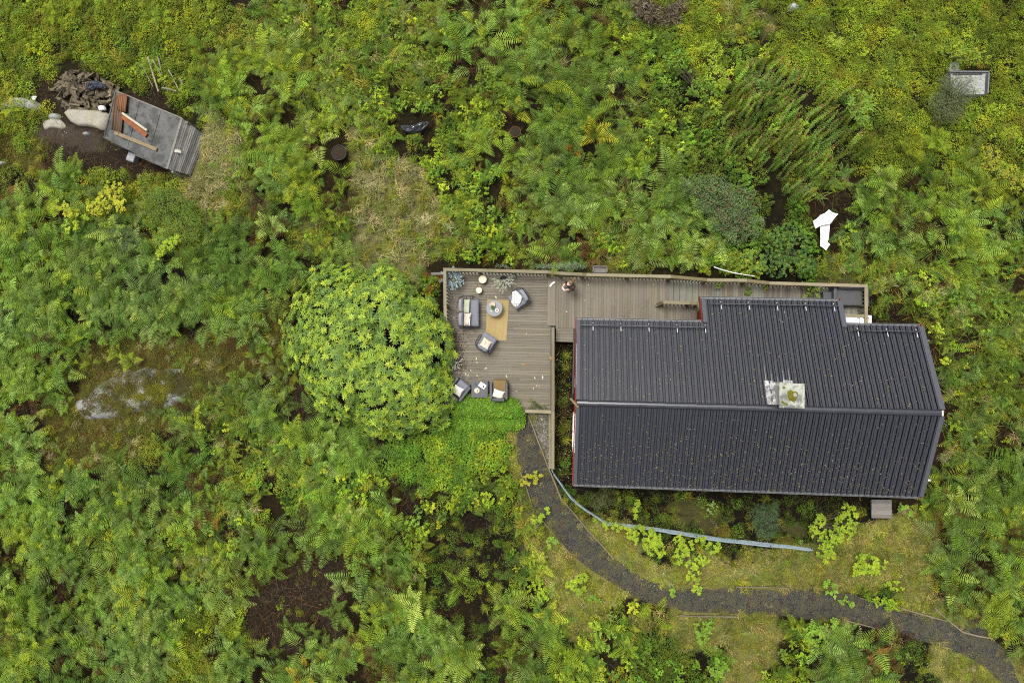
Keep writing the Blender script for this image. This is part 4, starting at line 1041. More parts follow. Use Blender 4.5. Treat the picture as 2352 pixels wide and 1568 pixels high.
m.add(q + [x - Vector((0, 0, .07)) for x in q], [(3, 2, 1, 0), (4, 5, 6, 7), (0, 1, 5, 4), (1, 2, 6, 5), (2, 3, 7, 6), (3, 0, 4, 7)])
shr = m.build('roof', M_FELT, shed)
for a, b, w in ((TL_, TR_, .06), (TR_, BR_, .10), (BL_, TL_, .05), (BL_, BR_, .04)):
    m = MB(); m.beam(L_(a) + Vector((0, 0, .012)), L_(b) + Vector((0, 0, .012)), w, .025); m.build('edge_strip', M_OLDW if w > .055 else M_FELT, shr)
for f in (.36, .68):                                   # seams of the felt
    m = MB(); m.beam(L_(TL_.lerp(TR_, f)) + Vector((0, 0, .004)), L_(BL_.lerp(BR_, f)) + Vector((0, 0, .004)), .05, .008); m.build('felt_seam', M_FELT, shr)
G_TR, G_BR = P(473, 313, 0.02), P(437, 402, .10)
NB = 13
for k in range(NB):                                    # lapped boards, each a little different
    f0, f1 = k / NB, (k + 1) / NB
    a0, a1 = TR_.lerp(G_TR, f0), TR_.lerp(G_TR, f1); b0, b1 = BR_.lerp(G_BR, f0), BR_.lerp(G_BR, f1)
    out = (TR_ - BR_).cross(Vector((0, 0, 1))).normalized() * -1
    if out.x < 0: out = -out
    a1 = a1 + out * .022; b1 = b1 + out * .022 + (b0 - a0).normalized() * U(-.05, .03)
    m = MB(); q = [L_(x) for x in (a0, b0, b1, a1)]; th = -out * .02
    m.add(q + [x + th for x in q], [(0, 1, 2, 3), (7, 6, 5, 4), (0, 4, 5, 1), (1, 5, 6, 2), (2, 6, 7, 3), (3, 7, 4, 0)])
    pc_ = sum(q, Vector()) / 4; m.v = [tuple(Vector(x) - pc_) for x in m.v]
    d_ = (b0 - a0).normalized(); rotm = Matrix.Rotation(math.atan2(d_.y, d_.x), 3, 'Z')
    m.v = [tuple(rotm.inverted() @ Vector(x)) for x in m.v]
    o = m.build('wall_board', M_WALLW, shed); o.location = pc_; o.rotation_euler = (0, 0, math.atan2(d_.y, d_.x))
for f in (.02, .5, .97):
    for a, b in ((TL_, TR_), (BL_, BR_)):
        p_ = a.lerp(b, f) * .985; m = MB(); m.box(L_((p_.x, p_.y, ZS / 2 - .1)), (.09, .09, ZS - .05)); m.build('post', M_OLDW, shed)
m = MB(); q = [L_(x) for x in (TL_, BL_)]; m.add([q[0] - Vector((0, 0, .1)), q[1] - Vector((0, 0, .1)), Vector((q[1].x, q[1].y, 0)), Vector((q[0].x, q[0].y, 0))], [(0, 1, 2, 3)]); m.build('side_wall', M_OLDW, shed)
m = MB(); q = [L_(x) for x in (TL_, TR_)]; m.add([q[0] - Vector((0, 0, .1)), q[1] - Vector((0, 0, .1)), Vector((q[1].x, q[1].y, 0)), Vector((q[0].x, q[0].y, 0))], [(0, 1, 2, 3)]); m.build('back_wall', M_OLDW, shed)
# things lying on the shed roof
def plank_on(label, a, b, w, t_, mat, z=ZS, name='loose_plank', cat='plank'):
    A, B = P(*a, z), P(*b, z); A.z = B.z = 0; m = MB(); m.beam((A - B) / 2, (B - A) / 2, w, t_)
    o = m.build(name, mat); c_ = (A + B) / 2; o.location = (c_.x, c_.y, z + t_ / 2 + .006); return tag(o, label, cat)
def corrugated(label, a, b, c_, n, z, mat):
    """a-b one edge across the waves, c_ the far corner below a"""
    A, B, Cc = P(*a, z), P(*b, z), P(*c_, z); m = MB(); vs = []; N = n * 6; ctr = (A + B + Cc) / 3
    for i in range(N + 1):
        f = i / N; h = .03 * math.sin(2 * math.pi * f * n)
        e = .05 * nz(i * .3, n, 1.)
        vs += [A.lerp(B, f) + Vector((0, 0, .035 + h)) - ctr, A.lerp(B, f) + (Cc - A) * (1 + e) + Vector((0, 0, .035 + h)) - ctr]
    m.add(vs, [(2 * i, 2 * i + 1, 2 * i + 3, 2 * i + 2) for i in range(N)]); o = m.build('corrugated_sheet', mat, smooth=True); o.location = ctr
    so_ = o.modifiers.new('thick', 'SOLIDIFY'); so_.thickness = .006
    return tag(o, label, 'roof sheet')
corrugated('lower rusty brown corrugated sheet on the shed roof', (264, 217), (287, 228), (255.5, 298), 4, ZS + .02, plain('dull_rust', (.11, .068, .043), .8, .2, .4, 12))
corrugated('upper orange corrugated sheet at the shed roof corner', (273, 214), (293, 219), (269, 253), 5, ZS + .10, plain('orange_rust', (.20, .095, .048), .8, .2, .35, 12))
M_ORP = plain('orange_painted_plank', (.17, .052, .018), .7, .2, .6, 5)
plank_on('orange painted plank lying across the shed roof', (281.5, 268), (337.5, 312), .19, .05, M_ORP)
plank_on('pale strip painting the lit edge of the orange plank on the shed roof', (283, 261), (339.5, 301), .10, .09, plain('lit_edge_pale', (.33, .31, .22), .8, .2, .3, 8))  # lit edge of the orange plank, painted as a pale strip
plank_on('long brown plank along the lower edge of the shed roof', (264.5, 305), (361, 344.5), .155, .06, wood('brown_plank', (.11, .08, .045), (.22, .17, .10)))
m = MB(); m.box((0, 0, 0), (.28, .14, .05)); o = m.build('white_block', plain('cream_block', (.66, .66, .54), .6, .3, .05)); o.location = TR_.lerp(BR_, .62).lerp(G_TR.lerp(G_BR, .62), .18) + Vector((.05, 0, .04)); o.rotation_euler = (0, math.radians(60), math.radians(14)); tag(o, 'small cream block on the board wall of the shed', 'block')
plank_on('old grey plank propped under the lower shed roof edge', (309, 353), (379, 384), .12, .05, M_OLDW, .9)
m = MB(); m.box((0, 0, .2), (.42, .46, .40)); o = m.build('wrapped_bundle', plain('crumpled_grey_plastic', (.16, .165, .18), .3, .5, .5, 9, 1.)); o.location = gz(P(304, 362, .2)); o.rotation_euler = (0, 0, -.35); bevel(o, .06, 3); tag(o, 'grey plastic wrapped bundle below the lower edge of the woodshed', 'bundle')

# bare rock slab, stones
t = NT('pale_bedrock'); v = t.pos(); n = t.noise(v, 3.2, 7, .7); n2 = t.noise(v, 18., 5, .7)
c = t.mix((.17, .16, .13), (.36, .335, .27), n); c = t.mix(c, (.09, .085, .07), t.math('MULTIPLY', t.ramp(n2, (.52, 0.), (.7, 1.)), .6)); c = t.mix(c, (.22, .20, .10), t.math('MULTIPLY', t.ramp(t.noise(v, 1.3, 4), (.5, 0.), (.65, 1.)), .5))
M_BED = t.done(t.bsdf(c, .9, .2, t.bump(n, .05, .8)))
def rockmesh(poly, hgt, mat, name, z0=-.12, n=7, mossy=False, amp=.22, plate=.65, rough=0.):
    c = Vector((sum(p[0] for p in poly) / len(poly), sum(p[1] for p in poly) / len(poly), 0))
    ring = [q + Vector((nz(q.x, q.y, .05, 3.), nz(q.x, q.y, .05, 13.), 0)) * rough for q in chaikin([Vector((*p, 0)) for p in poly], 2 if plate < .9 else 1, True)]; K = len(ring); vs = []; fs = []
    base = P(c.x, c.y, .1); gzb = ground_z(base.x, base.y)
    for i in range(n + 1):
        f = i / n
        for k in range(K):
            q = c.lerp(ring[k], f) if i else c
            w = P(q.x, q.y, .1); hz = z0 + (hgt - z0) * max(0., 1 - f ** (2 / (1 - plate + .2))) ** .8
            vs.append((w.x - base.x, w.y - base.y, hz + hgt * amp * nz(w.x, w.y, 1.6, hgt * 7) * (1 - f * .5)))
    for i in range(n):
        for k in range(K): fs.append((i * K + k, (i + 1) * K + k, (i + 1) * K + (k + 1) % K, i * K + (k + 1) % K))
    m = MB(); m.add(vs, fs); o = m.build(name, mat, smooth=True); o.location = (base.x, base.y, gzb); return o
tag(rockmesh([(131, 246), (190, 248), (256, 253), (252, 285), (240, 303), (210, 290), (161, 288)], .28, M_BED, 'rock_slab', plate=.95, amp=.08), 'pale flat rock slab between the woodpile and the woodshed', 'rock')
tag(rockmesh([(88, 275), (125, 262), (160, 290), (150, 300), (118, 292), (95, 300)], .12, M_BED, 'rock_slab'), 'small pale rock shelf left of the flat rock slab', 'rock')
M_GREYR = plain('grey_stone', (.22, .22, .20), .9, .2, .5, 5, .7)
tag(rockmesh([(-10, 240), (20, 222), (60, 222), (100, 240), (90, 256), (40, 252), (0, 262)], .22, M_GREYR, 'boulder', mossy=True), 'long grey boulder at the left edge of the photo', 'rock')
tag(rockmesh([(103, 262), (125, 256), (142, 266), (132, 276), (108, 274)], .2, M_GREYR, 'boulder'), 'small round grey stone beside the pale rock shelf', 'rock')
tag(rockmesh([(1806, 14), (1820, 7), (1838, 14), (1838, 29), (1812, 28)], .3, plain('blue_grey_stone', (.26, .28, .31), .9, .2, .3, 5, .5), 'boulder'), 'blue grey boulder in the grass at the top of the photo', 'rock')
tag(rockmesh([(-12, 372), (10, 368), (18, 374), (8, 380), (-12, 382)], .2, M_GREYR, 'boulder'), 'little grey stone at the left edge below the soil patch', 'rock')
tag(rockmesh([(185, 303), (203, 300), (206, 310), (190, 313)], .14, M_GREYR, 'boulder'), 'small grey stone lying in the brown soil', 'rock')
t = NT('mossy_outcrop'); v = t.pos(); n = t.noise(v, .9, 7, .62); n2 = t.noise(v, 9., 6, .75)
rk = t.mix((.085, .088, .085), (.27, .275, .265), t.ramp(n2, (.32, 0.), (.62, 1.)))
ms = t.mix((.020, .018, .007), (.060, .055, .015), t.noise(v, 5., 6, .7))
f = t.ramp(t.math('ADD', t.math('MULTIPLY', n, .75), t.math('MULTIPLY', n2, .25)), (.44, 0.), (.50, 1.))
M_OUT = t.done(t.bsdf(t.mix(ms, rk, f), .92, .15, t.bump(t.math('ADD', n2, n), .05, .9)))
M_OUT2 = M_OUT.copy(); M_OUT2.name = 'mossy_dark_rock'
for nd in M_OUT2.node_tree.nodes:
    if nd.type == 'VALTORGB' and abs(nd.color_ramp.elements[0].position - .44) < .001: nd.color_ramp.elements[0].position, nd.color_ramp.elements[1].position = .60, .66
outcrop = tag(rockmesh([(160, 932), (188, 902), (240, 872), (300, 846), (372, 838), (434, 856), (442, 890), (418, 932), (330, 950), (262, 970), (200, 970)], .34, M_OUT, 'rock_outcrop', n=16, plate=.78, amp=.4, rough=14.), 'large moss covered rock outcrop with bare grey edges left of the domed bush', 'rock')
tag(rockmesh([(1540, 1150), (1600, 1135), (1652, 1150), (1664, 1200), (1650, 1232), (1600, 1226), (1550, 1205), (1520, 1180)], .16, M_OUT2, 'rock_outcrop', plate=.5, amp=.6, rough=22.), 'dark mossy rock below the cabin eaves, left of the feathery seedling', 'rock')
tag(rockmesh([(1786, 1205), (1830, 1190), (1868, 1210), (1860, 1240), (1810, 1242)], .14, M_OUT2, 'rock_outcrop', plate=.5, amp=.6, rough=16.), 'mossy rock below the cabin eaves behind the right end of the net fence', 'rock')

# firewood heap
lg = {}
for k in range(5):
    m = MB(); L = .36; r = .075; n = (3, 4, 5, 4, 3)[k]
    ring = [(r * (1 + .3 * math.sin(k * 3 + j * 2.1)) * math.cos(2 * math.pi * j / n), r * (1 + .3 * math.cos(k + j)) * math.sin(2 * math.pi * j / n)) for j in range(n)]
    m.add([(-L / 2, a, b) for a, b in ring] + [(L / 2, a, b) for a, b in ring], [(j, (j + 1) % n, n + (j + 1) % n, n + j) for j in range(n)] + [tuple(range(n - 1, -1, -1)), tuple(range(n, 2 * n))])
    lg[k] = m.mesh('firewood_log', M_LOG)
for i in range(190):
    for _ in range(40):
        px, py = U(112, 266), U(160, 250)
        if inside(WOODS, px, py): break
    a = math.radians(R.choice((-28, -28, 60, -75, 10, 90)) + U(-25, 25)); k = R.randrange(5)
    hh = .08 + .42 * max(0, 1 - ((px - 195) / 80) ** 2) * max(0, 1 - ((py - 205) / 48) ** 2) * U(.4, 1)
    w = P(px, py, .3); sc = U(.75, 1.35)
    o = link('firewood_log', lg[k], loc=gz(w, hh), rot=(U(0, 6), U(-.25, .25), a), scale=(sc, U(.8, 1.3), U(.8, 1.3)))
    tag(o, 'split grey brown firewood log in the loose heap left of the woodshed', 'firewood', 'firewood logs heaped left of the woodshed')
def crumple(name, label, cat, poly, h, mat, z=.3, n=9, amp=1.):
    c = Vector((sum(p[0] for p in poly) / len(poly), sum(p[1] for p in poly) / len(poly), 0)); ring = chaikin([Vector((*p, 0)) for p in poly], 1, True); K = len(ring); vs = []; fs = []
    b = P(c.x, c.y, z); b = Vector((b.x, b.y, ground_z(b.x, b.y)))
    for i in range(n + 1):
        for k in range(K):
            q = c.lerp(ring[k], i / n); w = P(q.x, q.y, z); e = nz(w.x, w.y, 9., h * 30) + .6 * nz(w.x, w.y, 19., 3.)
            vs.append((w.x - b.x, w.y - b.y, z - .15 + h * (1 - (i / n) ** 3) + .09 * amp * e))
    for i in range(n):
        for k in range(K): fs.append((i * K + k, (i + 1) * K + k, (i + 1) * K + (k + 1) % K, i * K + (k + 1) % K))
    m = MB(); m.add(vs, fs); o = m.build(name, mat); o.location = b; return tag(o, label, cat)
M_TARP = plain('blue_black_tarp', (.016, .02, .035), .25, .6, .5, 9)
crumple('tarpaulin', 'crumpled blue black tarpaulin on top of the firewood heap', 'tarp', [(188, 200), (200, 184), (215, 181), (232, 187), (240, 203), (215, 200), (203, 204)], .12, M_TARP, .62)
crumple('plastic_bag', 'white plastic bag at the lower edge of the firewood heap', 'bag', [(220, 240), (236, 239), (238, 250), (222, 252)], .12, M_WHITE, .42, 6)
crumple('plastic_bag', 'white paper sack scrap lying left of the firewood heap', 'bag', [(71, 220), (82, 218), (79, 229), (71, 230)], .06, M_WHITE, .25, 5)
crumple('tarpaulin', 'shiny black tarpaulin piece half hidden in the upper middle ferns', 'tarp', [(917, 284), (935, 290), (958, 284), (982, 274), (984, 284), (965, 300), (945, 304), (925, 300)], .2, plain('shiny_black_tarp', (.02, .022, .027), .18, .7, .5, 9), .5)
crumple('tarpaulin', 'small black plastic scrap in the dry grass above the bush', 'tarp', [(920, 492), (934, 486), (944, 494), (938, 506), (926, 500)], .1, plain('matt_black_scrap', (.014, .013, .013), .7, .3, .4, 9), .25, 5)
# poles and brush above the shed
M_POLE = wood('old_pole', (.12, .10, .075), (.30, .27, .22), grain=(1, 12, 12))
for i, (a, b, r, lab) in enumerate(((( 341, 133), (366, 212), .05, 'long grey pole standing out above the woodshed'), ((352, 140), (380, 190), .035, 'thin dark pole among brushwood above the woodshed'), ((362, 131), (372, 170), .04, 'short reddish branch at the top of the brushwood'),
                                 ((330, 152), (352, 200), .03, 'thin pale stick left of the long grey pole'), ((386, 160), (412, 210), .03, 'slanting pale stick on the right of the brushwood'), ((376, 205), (408, 212), .05, 'short log end at the foot of the brushwood'), ((414, 181), (421, 196), .05, 'small pale board end right of the brushwood'))):
    A, B = P(*a, .2), P(*b, .2); A, B = gz(A, .3 + U(0, .15)), gz(B, .2 + U(0, .15)); m = MB(); c_ = (A + B) / 2
    m.tube([A - c_, (A - c_) * .4 + Vector((U(-.03, .03), U(-.03, .03), 0)), B - c_], [r, r * .9, r * .7], 7); o = m.build('pole', M_POLE); o.location = c_; tag(o, lab, 'pole')

# old cold frame, tubs, white boards, steps
cf = thing('cold_frame', 'old concrete cold frame with dark metal edges overgrown at the upper right', 'cold frame', gz(P(2226, 192, .4)))
o_ = cf.location
def C_(px, py, z): return P(px, py, z) - o_
zc = .45 + o_.z
m = MB(); q = [C_(2181, 166, zc), C_(2270, 166, zc), C_(2267, 216, zc), C_(2183, 217, zc)]; m.prism([(v.x, v.y) for v in q], 0, .42)
t = NT('old_concrete_with_moss'); v = t.pos(); n = t.noise(v, 3., 6, .7); n2 = t.noise(v, 14., 5)
c = t.mix((.17, .18, .165), (.36, .375, .35), n); c = t.mix(c, (.06, .035, .022), t.ramp(t.noise(t.mapping(v, loc=(2, 2, 0)), 1.3, 5), (.54, 0.), (.64, 1.))); c = t.mix(c, (.07, .075, .03), t.math('MULTIPLY', t.ramp(n2, (.5, 0.), (.66, 1.)), .8))
M_OLDC = t.done(t.bsdf(c, .9, .2, t.bump(n2, .02, .6)))
m.build('slab', M_OLDC, cf)
for a, b, mt in (((2180, 165), (2271, 165.5), M_GUTTER), ((2270.5, 168), (2268, 216), M_GUTTER), ((2181, 168), (2183, 216), M_TRIM), ((2190, 169.5), (2258, 169.5), M_DARK), ((2267.5, 170), (2265, 214), M_DARK)):
    m = MB(); hz = .5 if mt is not M_DARK else .45; m.beam(C_(*a, zc + .05) * 1 + Vector((0, 0, hz - .5)), C_(*b, zc + .05) + Vector((0, 0, hz - .5)), .045, .1 if mt is not M_DARK else .03); m.build('edge_bar', mt, cf)
m = MB(); q = [C_(2184, 143, .2), C_(2204, 140, .2), C_(2206, 160, .2), C_(2183, 161, .2)]; m.prism([(v.x, v.y) for v in q], 0, .2); tag(m.build('concrete_block', M_OLDC), 'grey concrete block above the cold frame', 'block').location = o_
for nm, lab, px, py, r, h_, mt in (('tub', 'round black tub full of dark soil among the yellow ferns', 780, 352, 18.3 * mpp(.3), .38, M_BLACK), ('tub', 'small brown wicker tub in the green thicket, upper middle', 1184, 305, 13 * mpp(.3), .3, plain('brown_wicker', (.09, .05, .025), .8, .2, .4, 30))):
    tb_ = thing(nm, lab, 'tub', gz(P(px, py, .3)))
    m = MB(); m.lathe([(.001, 0), (r * .85, 0), (r, h_), (r * .93, h_), (r * .9, h_ - .04)], 28); m.build('wall', mt, tb_, True)
    m = MB(); m.lathe([(.001, h_ - .005), (r * .5, h_ - .012), (r * .92, h_ - .04)], 24); m.build('soil', M_SOIL, tb_)
t = NT('weathered_white_sheet'); v = t.pos(); n = t.noise(v, 4., 6, .7); n2 = t.noise(v, 16., 4)
c = t.mix((.62, .62, .61), (.28, .27, .24), t.ramp(n, (.5, 0.), (.8, 1.))); c = t.mix(c, (.05, .05, .035), t.ramp(n2, (.66, 0.), (.70, 1.)))
M_SHEET = t.done(t.bsdf(c, .6, .3, t.bump(n, .05, .6)))
def board(label, poly, z, tz):
    m = MB(); q = [P(*p, z) for p in poly]; c_ = sum(q, Vector()) / len(q); m.prism([((v - c_).x, (v - c_).y) for v in q], 0, .03); o = m.build('discarded_sheet', M_SHEET); o.location = (c_.x, c_.y, z); o.rotation_euler = tz
    return tag(o, label, 'sheet')
board('upper slanting white panel lying across the other one in the thicket', [(1867, 508), (1876, 502), (1884, 494), (1894, 490), (1903, 482), (1912, 489), (1924, 492), (1917, 500), (1907, 514), (1896, 516), (1886, 518), (1873, 525), (1870, 516)], .75, (.05, -.04, 0))
board('lower upright white panel with dark leaves over it in the thicket', [(1884, 514), (1907, 510), (1905, 530), (1903, 548), (1900, 556), (1906, 562), (1901, 568), (1896, 576), (1890, 570), (1883, 566), (1884, 540)], .62, (-.06, .03, 0))
st = thing('stone_steps', 'grey wooden landing step below the lower right corner of the cabin', 'step', gz(P(2025, 1168, .2)))
for k in range(5):
    a, b = P(2002, 1151 + 8.5 * k, .3) - st.location, P(2048, 1151.5 + 8.5 * k, .3) - st.location; a.z = b.z = .3
    slab_between('plank', st, a, b, 8.0 * mpp(.3), .04, M_OLDW)
m = MB(); m.box((0, 0, .13), (.75, .62, .26)); m.build('frame', M_OLDW, st)

# low net fence
NET = [(1268, 1079, 0), (1274, 1092, 3), (1290, 1112, 6), (1306, 1136, 8), (1318, 1148, 7), (1340, 1167, 5), (1365, 1183, 5), (1392, 1202, 6), (1420, 1205, 9), (1470, 1210, 10), (1520, 1217, 10), (1570, 1225, 12), (1620, 1234, 13), (1680, 1242, 12), (1740, 1248, 12), (1800, 1254, 11), (1868, 1262, 6)]
nf = thing('net_fence', 'low pale blue plastic net fence sagging along the slope below the cabin', 'fence')
t = NT('pale_blue_net'); v = t.pos(); n = t.noise(t.mapping(v, (3, 3, 30)), 2., 5, .7)
c = t.mix((.14, .19, .21), (.33, .41, .45), n)
M_NET = t.done(t.bsdf(c, .6, .3))
m = MB(); rows = []
cen = chaikin([Vector((a, b, c)) for a, b, c in NET], 2)
for i, q in enumerate(cen):
    w0 = P(q.x, q.y - q.z * .3, .1); w1 = P(q.x, q.y + q.z * .3 + 1.2 * nz(q.x, q.y, .05, 4.), .55)
    base = gz(w0, .05); top = Vector((w1.x, w1.y, .55 + .06 * math.sin(i * .9)))
    rows.append((base, base.lerp(top, .5) + Vector((U(-.03, .03), U(-.03, .03), 0)), top))
# woven cords, real gaps between them
for f in (0, .2, .4, .6, .8, 1.0): m.tube([r[0].lerp(r[2], f) + (r[1] - r[0].lerp(r[2], .5)) * (1 - abs(2 * f - 1)) for r in rows], .017 if f < 1 else .024, 4)
for i in range(len(rows) - 1):
    for f in (0, .5):
        a = rows[i][0].lerp(rows[i + 1][0], f); b = rows[i][2].lerp(rows[i + 1][2], f); m.tube([a, b], .012, 3, False)
m.build('net', M_NET, nf, kind='stuff')
for px, py in ((1269, 1082), (1317, 1150), (1393, 1204), (1535, 1222), (1600, 1232), (1686, 1245), (1770, 1252), (1866, 1262)):
    m = MB(); a = gz(P(px - 2, py - 4, .0), -.1); b = P(px + 1, py + 4, .68); m.tube([a, b], .022, 6); m.build('post', M_DARK, nf)
# a few small pale stones and scraps near the path
for i, (px, py, r) in enumerate(((1245, 1195, .05), (1232, 1187, .04), (1638, 1292, .07), (1525, 1317, .06), (1572, 1350, .05), (1306, 1017, .06), (1930, 1386, .08))):
    tag(rockmesh([(px - r * 50, py), (px, py - r * 40), (px + r * 50, py), (px, py + r * 42)], r * 1.2, M_WHITE if i % 2 else M_GREYR, 'pale_stone', n=4), 'small pale stone on the ground near the gravel path', 'stone', )['group'] = 'small pale stones near the gravel path'
# ------------------------------------------------------------------ plants: the pieces they are grown from
def vary(k=.25): q = 1 + U(-k, k); return (q * U(.93, 1.07), q, q * U(.85, 1.1))
def frond(m, L=.9, h=.55, n=13, wid=.40, curl=0., M_=None):
    """a bracken frond: stalk from the origin, blade arching along +x, pinnae in pairs"""
    def p(t): return Vector((L * (.12 * t + .88 * t ** 1.35), curl * L * t * t, h * math.sin(min(1.0, t) * 2.0) * (1.0 if t < .8 else 1.0)))
    X = (lambda v: v) if M_ is None else (lambda v: M_ @ v)
    m.col((.9, .95, .6)); pts = [p(t) for t in (0, .15, .3, .5, .7, .9, 1.0)]
    for a, b in zip(pts[:-1], pts[1:]):
        m.face(X(a + Vector((0, .006, 0))), X(a - Vector((0, .006, 0))), X(b - Vector((0, .004, 0))), X(b + Vector((0, .004, 0))))
    for i in range(n):
        t = .26 + .74 * i / (n - .4); o = p(t); d = (p(min(1., t + .02)) - p(t - .02)).normalized()
        f = (t - .26) / .74
        ln = wid * L * (1 - f) ** .8 * min(1., .62 + f * 4.) + .02
        sp = L * .74 / n * U(.92, 1.12)
        side0 = Vector((-d.y, d.x, 0)).normalized()
        for sg in (-1, 1):
            v = (side0 * sg + d * U(.28, .45)).normalized() + Vector((0, 0, U(-.28, .02)))
            q = 1 + U(-.16, .16); g = .82 + .4 * f; m.col((q * g * 1.02, q * g, q * g * .95))
            up = d.cross(v); up = up if up.z > 0 else -up
            tip = o + v * ln - Vector((0, 0, .10 * ln)); a = o + v * ln * .35; w = d * sp * .37
            c = a + up * (-.012)
            m.face(X(o), X(a - w), X(c)); m.face(X(o), X(c), X(a + w)); m.face(X(a - w), X(tip), X(c)); m.face(X(c), X(tip), X(a + w))
def frond_specs(k):
    r = random.Random(100 + k); n = 3 + (k % 3)
    a0 = r.uniform(0, 6.28)
    return [(a0 + 6.283 * i / n + r.uniform(-.5, .5), r.uniform(-.25, .3), r.uniform(.75, 1.15), r.randrange(3)) for i in range(n)]
FR = [dict(L=.80, h=.62, n=13, wid=.42, curl=.12), dict(L=.95, h=.55, n=15, wid=.36, curl=-.15), dict(L=.68, h=.70, n=12, wid=.46, curl=.05)]
def fmat(s): return Matrix.Rotation(s[0], 4, 'Z') @ Matrix.Rotation(s[1], 4, 'Y') @ Matrix.Scale(s[2], 4)
def src_fern(k):
    m = MB()
    for s in frond_specs(k): frond(m, **FR[s[3]], M_=fmat(s))
    return m
def src_tangle(k):                       # one or two fronds bent over, wilting, on bare stalks
    m = MB()
    for i in range(2): frond(m, L=U(.7, .95), h=U(.28, .5), n=11, wid=U(.2, .32), curl=U(-.5, .5), M_=Matrix.Rotation(U(0, 6.28), 4, 'Z') @ Matrix.Rotation(U(-.6, .4), 4, 'Y') @ Matrix.Rotation(U(-.7, .7), 4, 'X'))
    m.col((1.9, 1.75, 1.0))
    for i in range(3):
        a = U(0, 6.28); o = Vector((U(-.2, .2), U(-.2, .2), 0)); e = o + Vector((math.cos(a) * .5, math.sin(a) * .5, U(.3, .65))); q = Vector((-math.sin(a), math.cos(a), 0)) * .007
        m.face(o - q, o + q, e + q * .6, e - q * .6)
    return m
def src_bush(k, n=190, r=.42, h=.5, L=.052, W=.6, tw=7):
    m = MB(); m.col((.45, .33, .22))
    for i in range(tw):
        a = U(0, 6.28); e = Vector((math.cos(a) * r * .7, math.sin(a) * r * .7, h * U(.6, .9))); q = Vector((-math.sin(a), math.cos(a), 0)) * .005
        m.face(-q, q, e + q * .5, e - q * .5)
    lump = [(U(-.5, .5) * r, U(-.5, .5) * r, U(.45, 1.)) for _ in range(6)]
    for i in range(n):
        a = U(0, 6.28); rr = r * U(0, 1) ** .5; x, y = rr * math.cos(a), rr * math.sin(a)
        c = min(lump, key=lambda q: (q[0] - x) ** 2 + (q[1] - y) ** 2); d2 = math.hypot(c[0] - x, c[1] - y)
        z = h * c[2] * max(.15, 1 - (d2 / (r * .75)) ** 2) * U(.75, 1.03)
        b = U(0, 6.28); q = 1 + U(-.3, .35); m.col((q * U(.9, 1.15), q, q * U(.7, 1.1)))
        m.dia((x, y, z), (math.cos(b), math.sin(b), U(-.25, .45)), (U(-.35, .35), U(-.35, .35), 1), L * U(.75, 1.35), L * W * U(.9, 1.3))
    return m
def src_broad(k, L=.10):
    m = MB(); m.col((.6, .6, .35))
    for s in range(7):
        a = U(0, 6.28); hh = U(.3, .7); e = Vector((math.cos(a) * .3 * U(.3, 1.1), math.sin(a) * .3 * U(.3, 1.1), hh)); q = Vector((-math.sin(a), math.cos(a), 0)) * .005
        m.col((.7, .65, .4)).face(-q, q, e + q * .5, e - q * .5)
        for i in range(9):
            b = U(0, 6.28); o = e * U(.55, 1.) + Vector((0, 0, U(-.03, .02))); q_ = 1 + U(-.25, .3); m.col((q_, q_, q_ * .9))
            m.leaf(o, (math.cos(b), math.sin(b), U(-.3, .25)), (0, 0, 1), L * U(.7, 1.25), L * .62, .3, .2)
    return m
def src_grass(k, n=55, L=.5, lean=.9, w=.012):
    m = MB(); a0 = U(0, 6.28)
    for i in range(n):
        a = a0 + random.gauss(0, .9); o = Vector((U(-.16, .16), U(-.16, .16), 0)); l = L * U(.5, 1.15); ln = lean * U(.5, 1.2)
        d = Vector((math.cos(a), math.sin(a), 0)); s_ = Vector((-d.y, d.x, 0)) * w * .5
        q = 1 + U(-.3, .35); m.col((q * U(.95, 1.15), q, q * U(.8, 1.1)))
        p1 = o + d * l * .28 * ln + Vector((0, 0, l * .62)); p2 = o + d * l * .62 * ln + Vector((0, 0, l * .80)); p3 = o + d * l * .95 * ln + Vector((0, 0, l * (.72 - .2 * ln)))
        m.face(o - s_, o + s_, p1 + s_, p1 - s_); m.face(p1 - s_, p1 + s_, p2 + s_ * .7, p2 - s_ * .7); m.face(p2 - s_ * .7, p2 + s_ * .7, p3)
    return m
def src_turf(k):
    m = MB()
    for i in range(110):
        a = U(0, 6.28); rr = .26 * U(0, 1) ** .5; o = Vector((rr * math.cos(a), rr * math.sin(a), 0)); b = U(0, 6.28); l = U(.07, .17)
        q = 1 + U(-.5, .6); m.col((q * U(.9, 1.2), q, q * U(.7, 1.05)))
        d = Vector((math.cos(b), math.sin(b), 0)); s_ = Vector((-d.y, d.x, 0)) * .009
        m.face(o - s_, o + s_, o + d * l * .8 + Vector((0, 0, l * U(.2, .8))))
    return m
def src_willow(k):
    m = MB(); lx, ly = .22, .2                                   # stems lean together towards the upper right
    for s in range(5):
        o = Vector((U(-.25, .25), U(-.25, .25), 0)); hh = U(.7, 1.1); e = o + Vector((lx * U(.5, 1.6), ly * U(.5, 1.6), hh)); q = Vector((.006, -.006, 0))
        m.col((1.2, .8, .5)).face(o - q, o + q, e + q * .5, e - q * .5)
        for i in range(34):
            t = .25 + .7 * i / 34; b = i * 2.4 + U(-.3, .3); c = o.lerp(e, t); q_ = (1 + U(-.25, .25)) * (.8 + .4 * t); m.col((q_, q_, q_ * .95))
            m.dia(c, (math.cos(b), math.sin(b), U(-.1, .3)), (0, 0, 1), U(.09, .14) * (1.1 - .5 * t), .024)
        if s % 2 == 0:
            for i in range(9):
                b = U(0, 6.28); m.col((2.3, .70, 2.6)); m.dia(e + (e - o) * (.02 * i), (math.cos(b), math.sin(b), .5), (0, 0, 1), .035, .018)
    return m
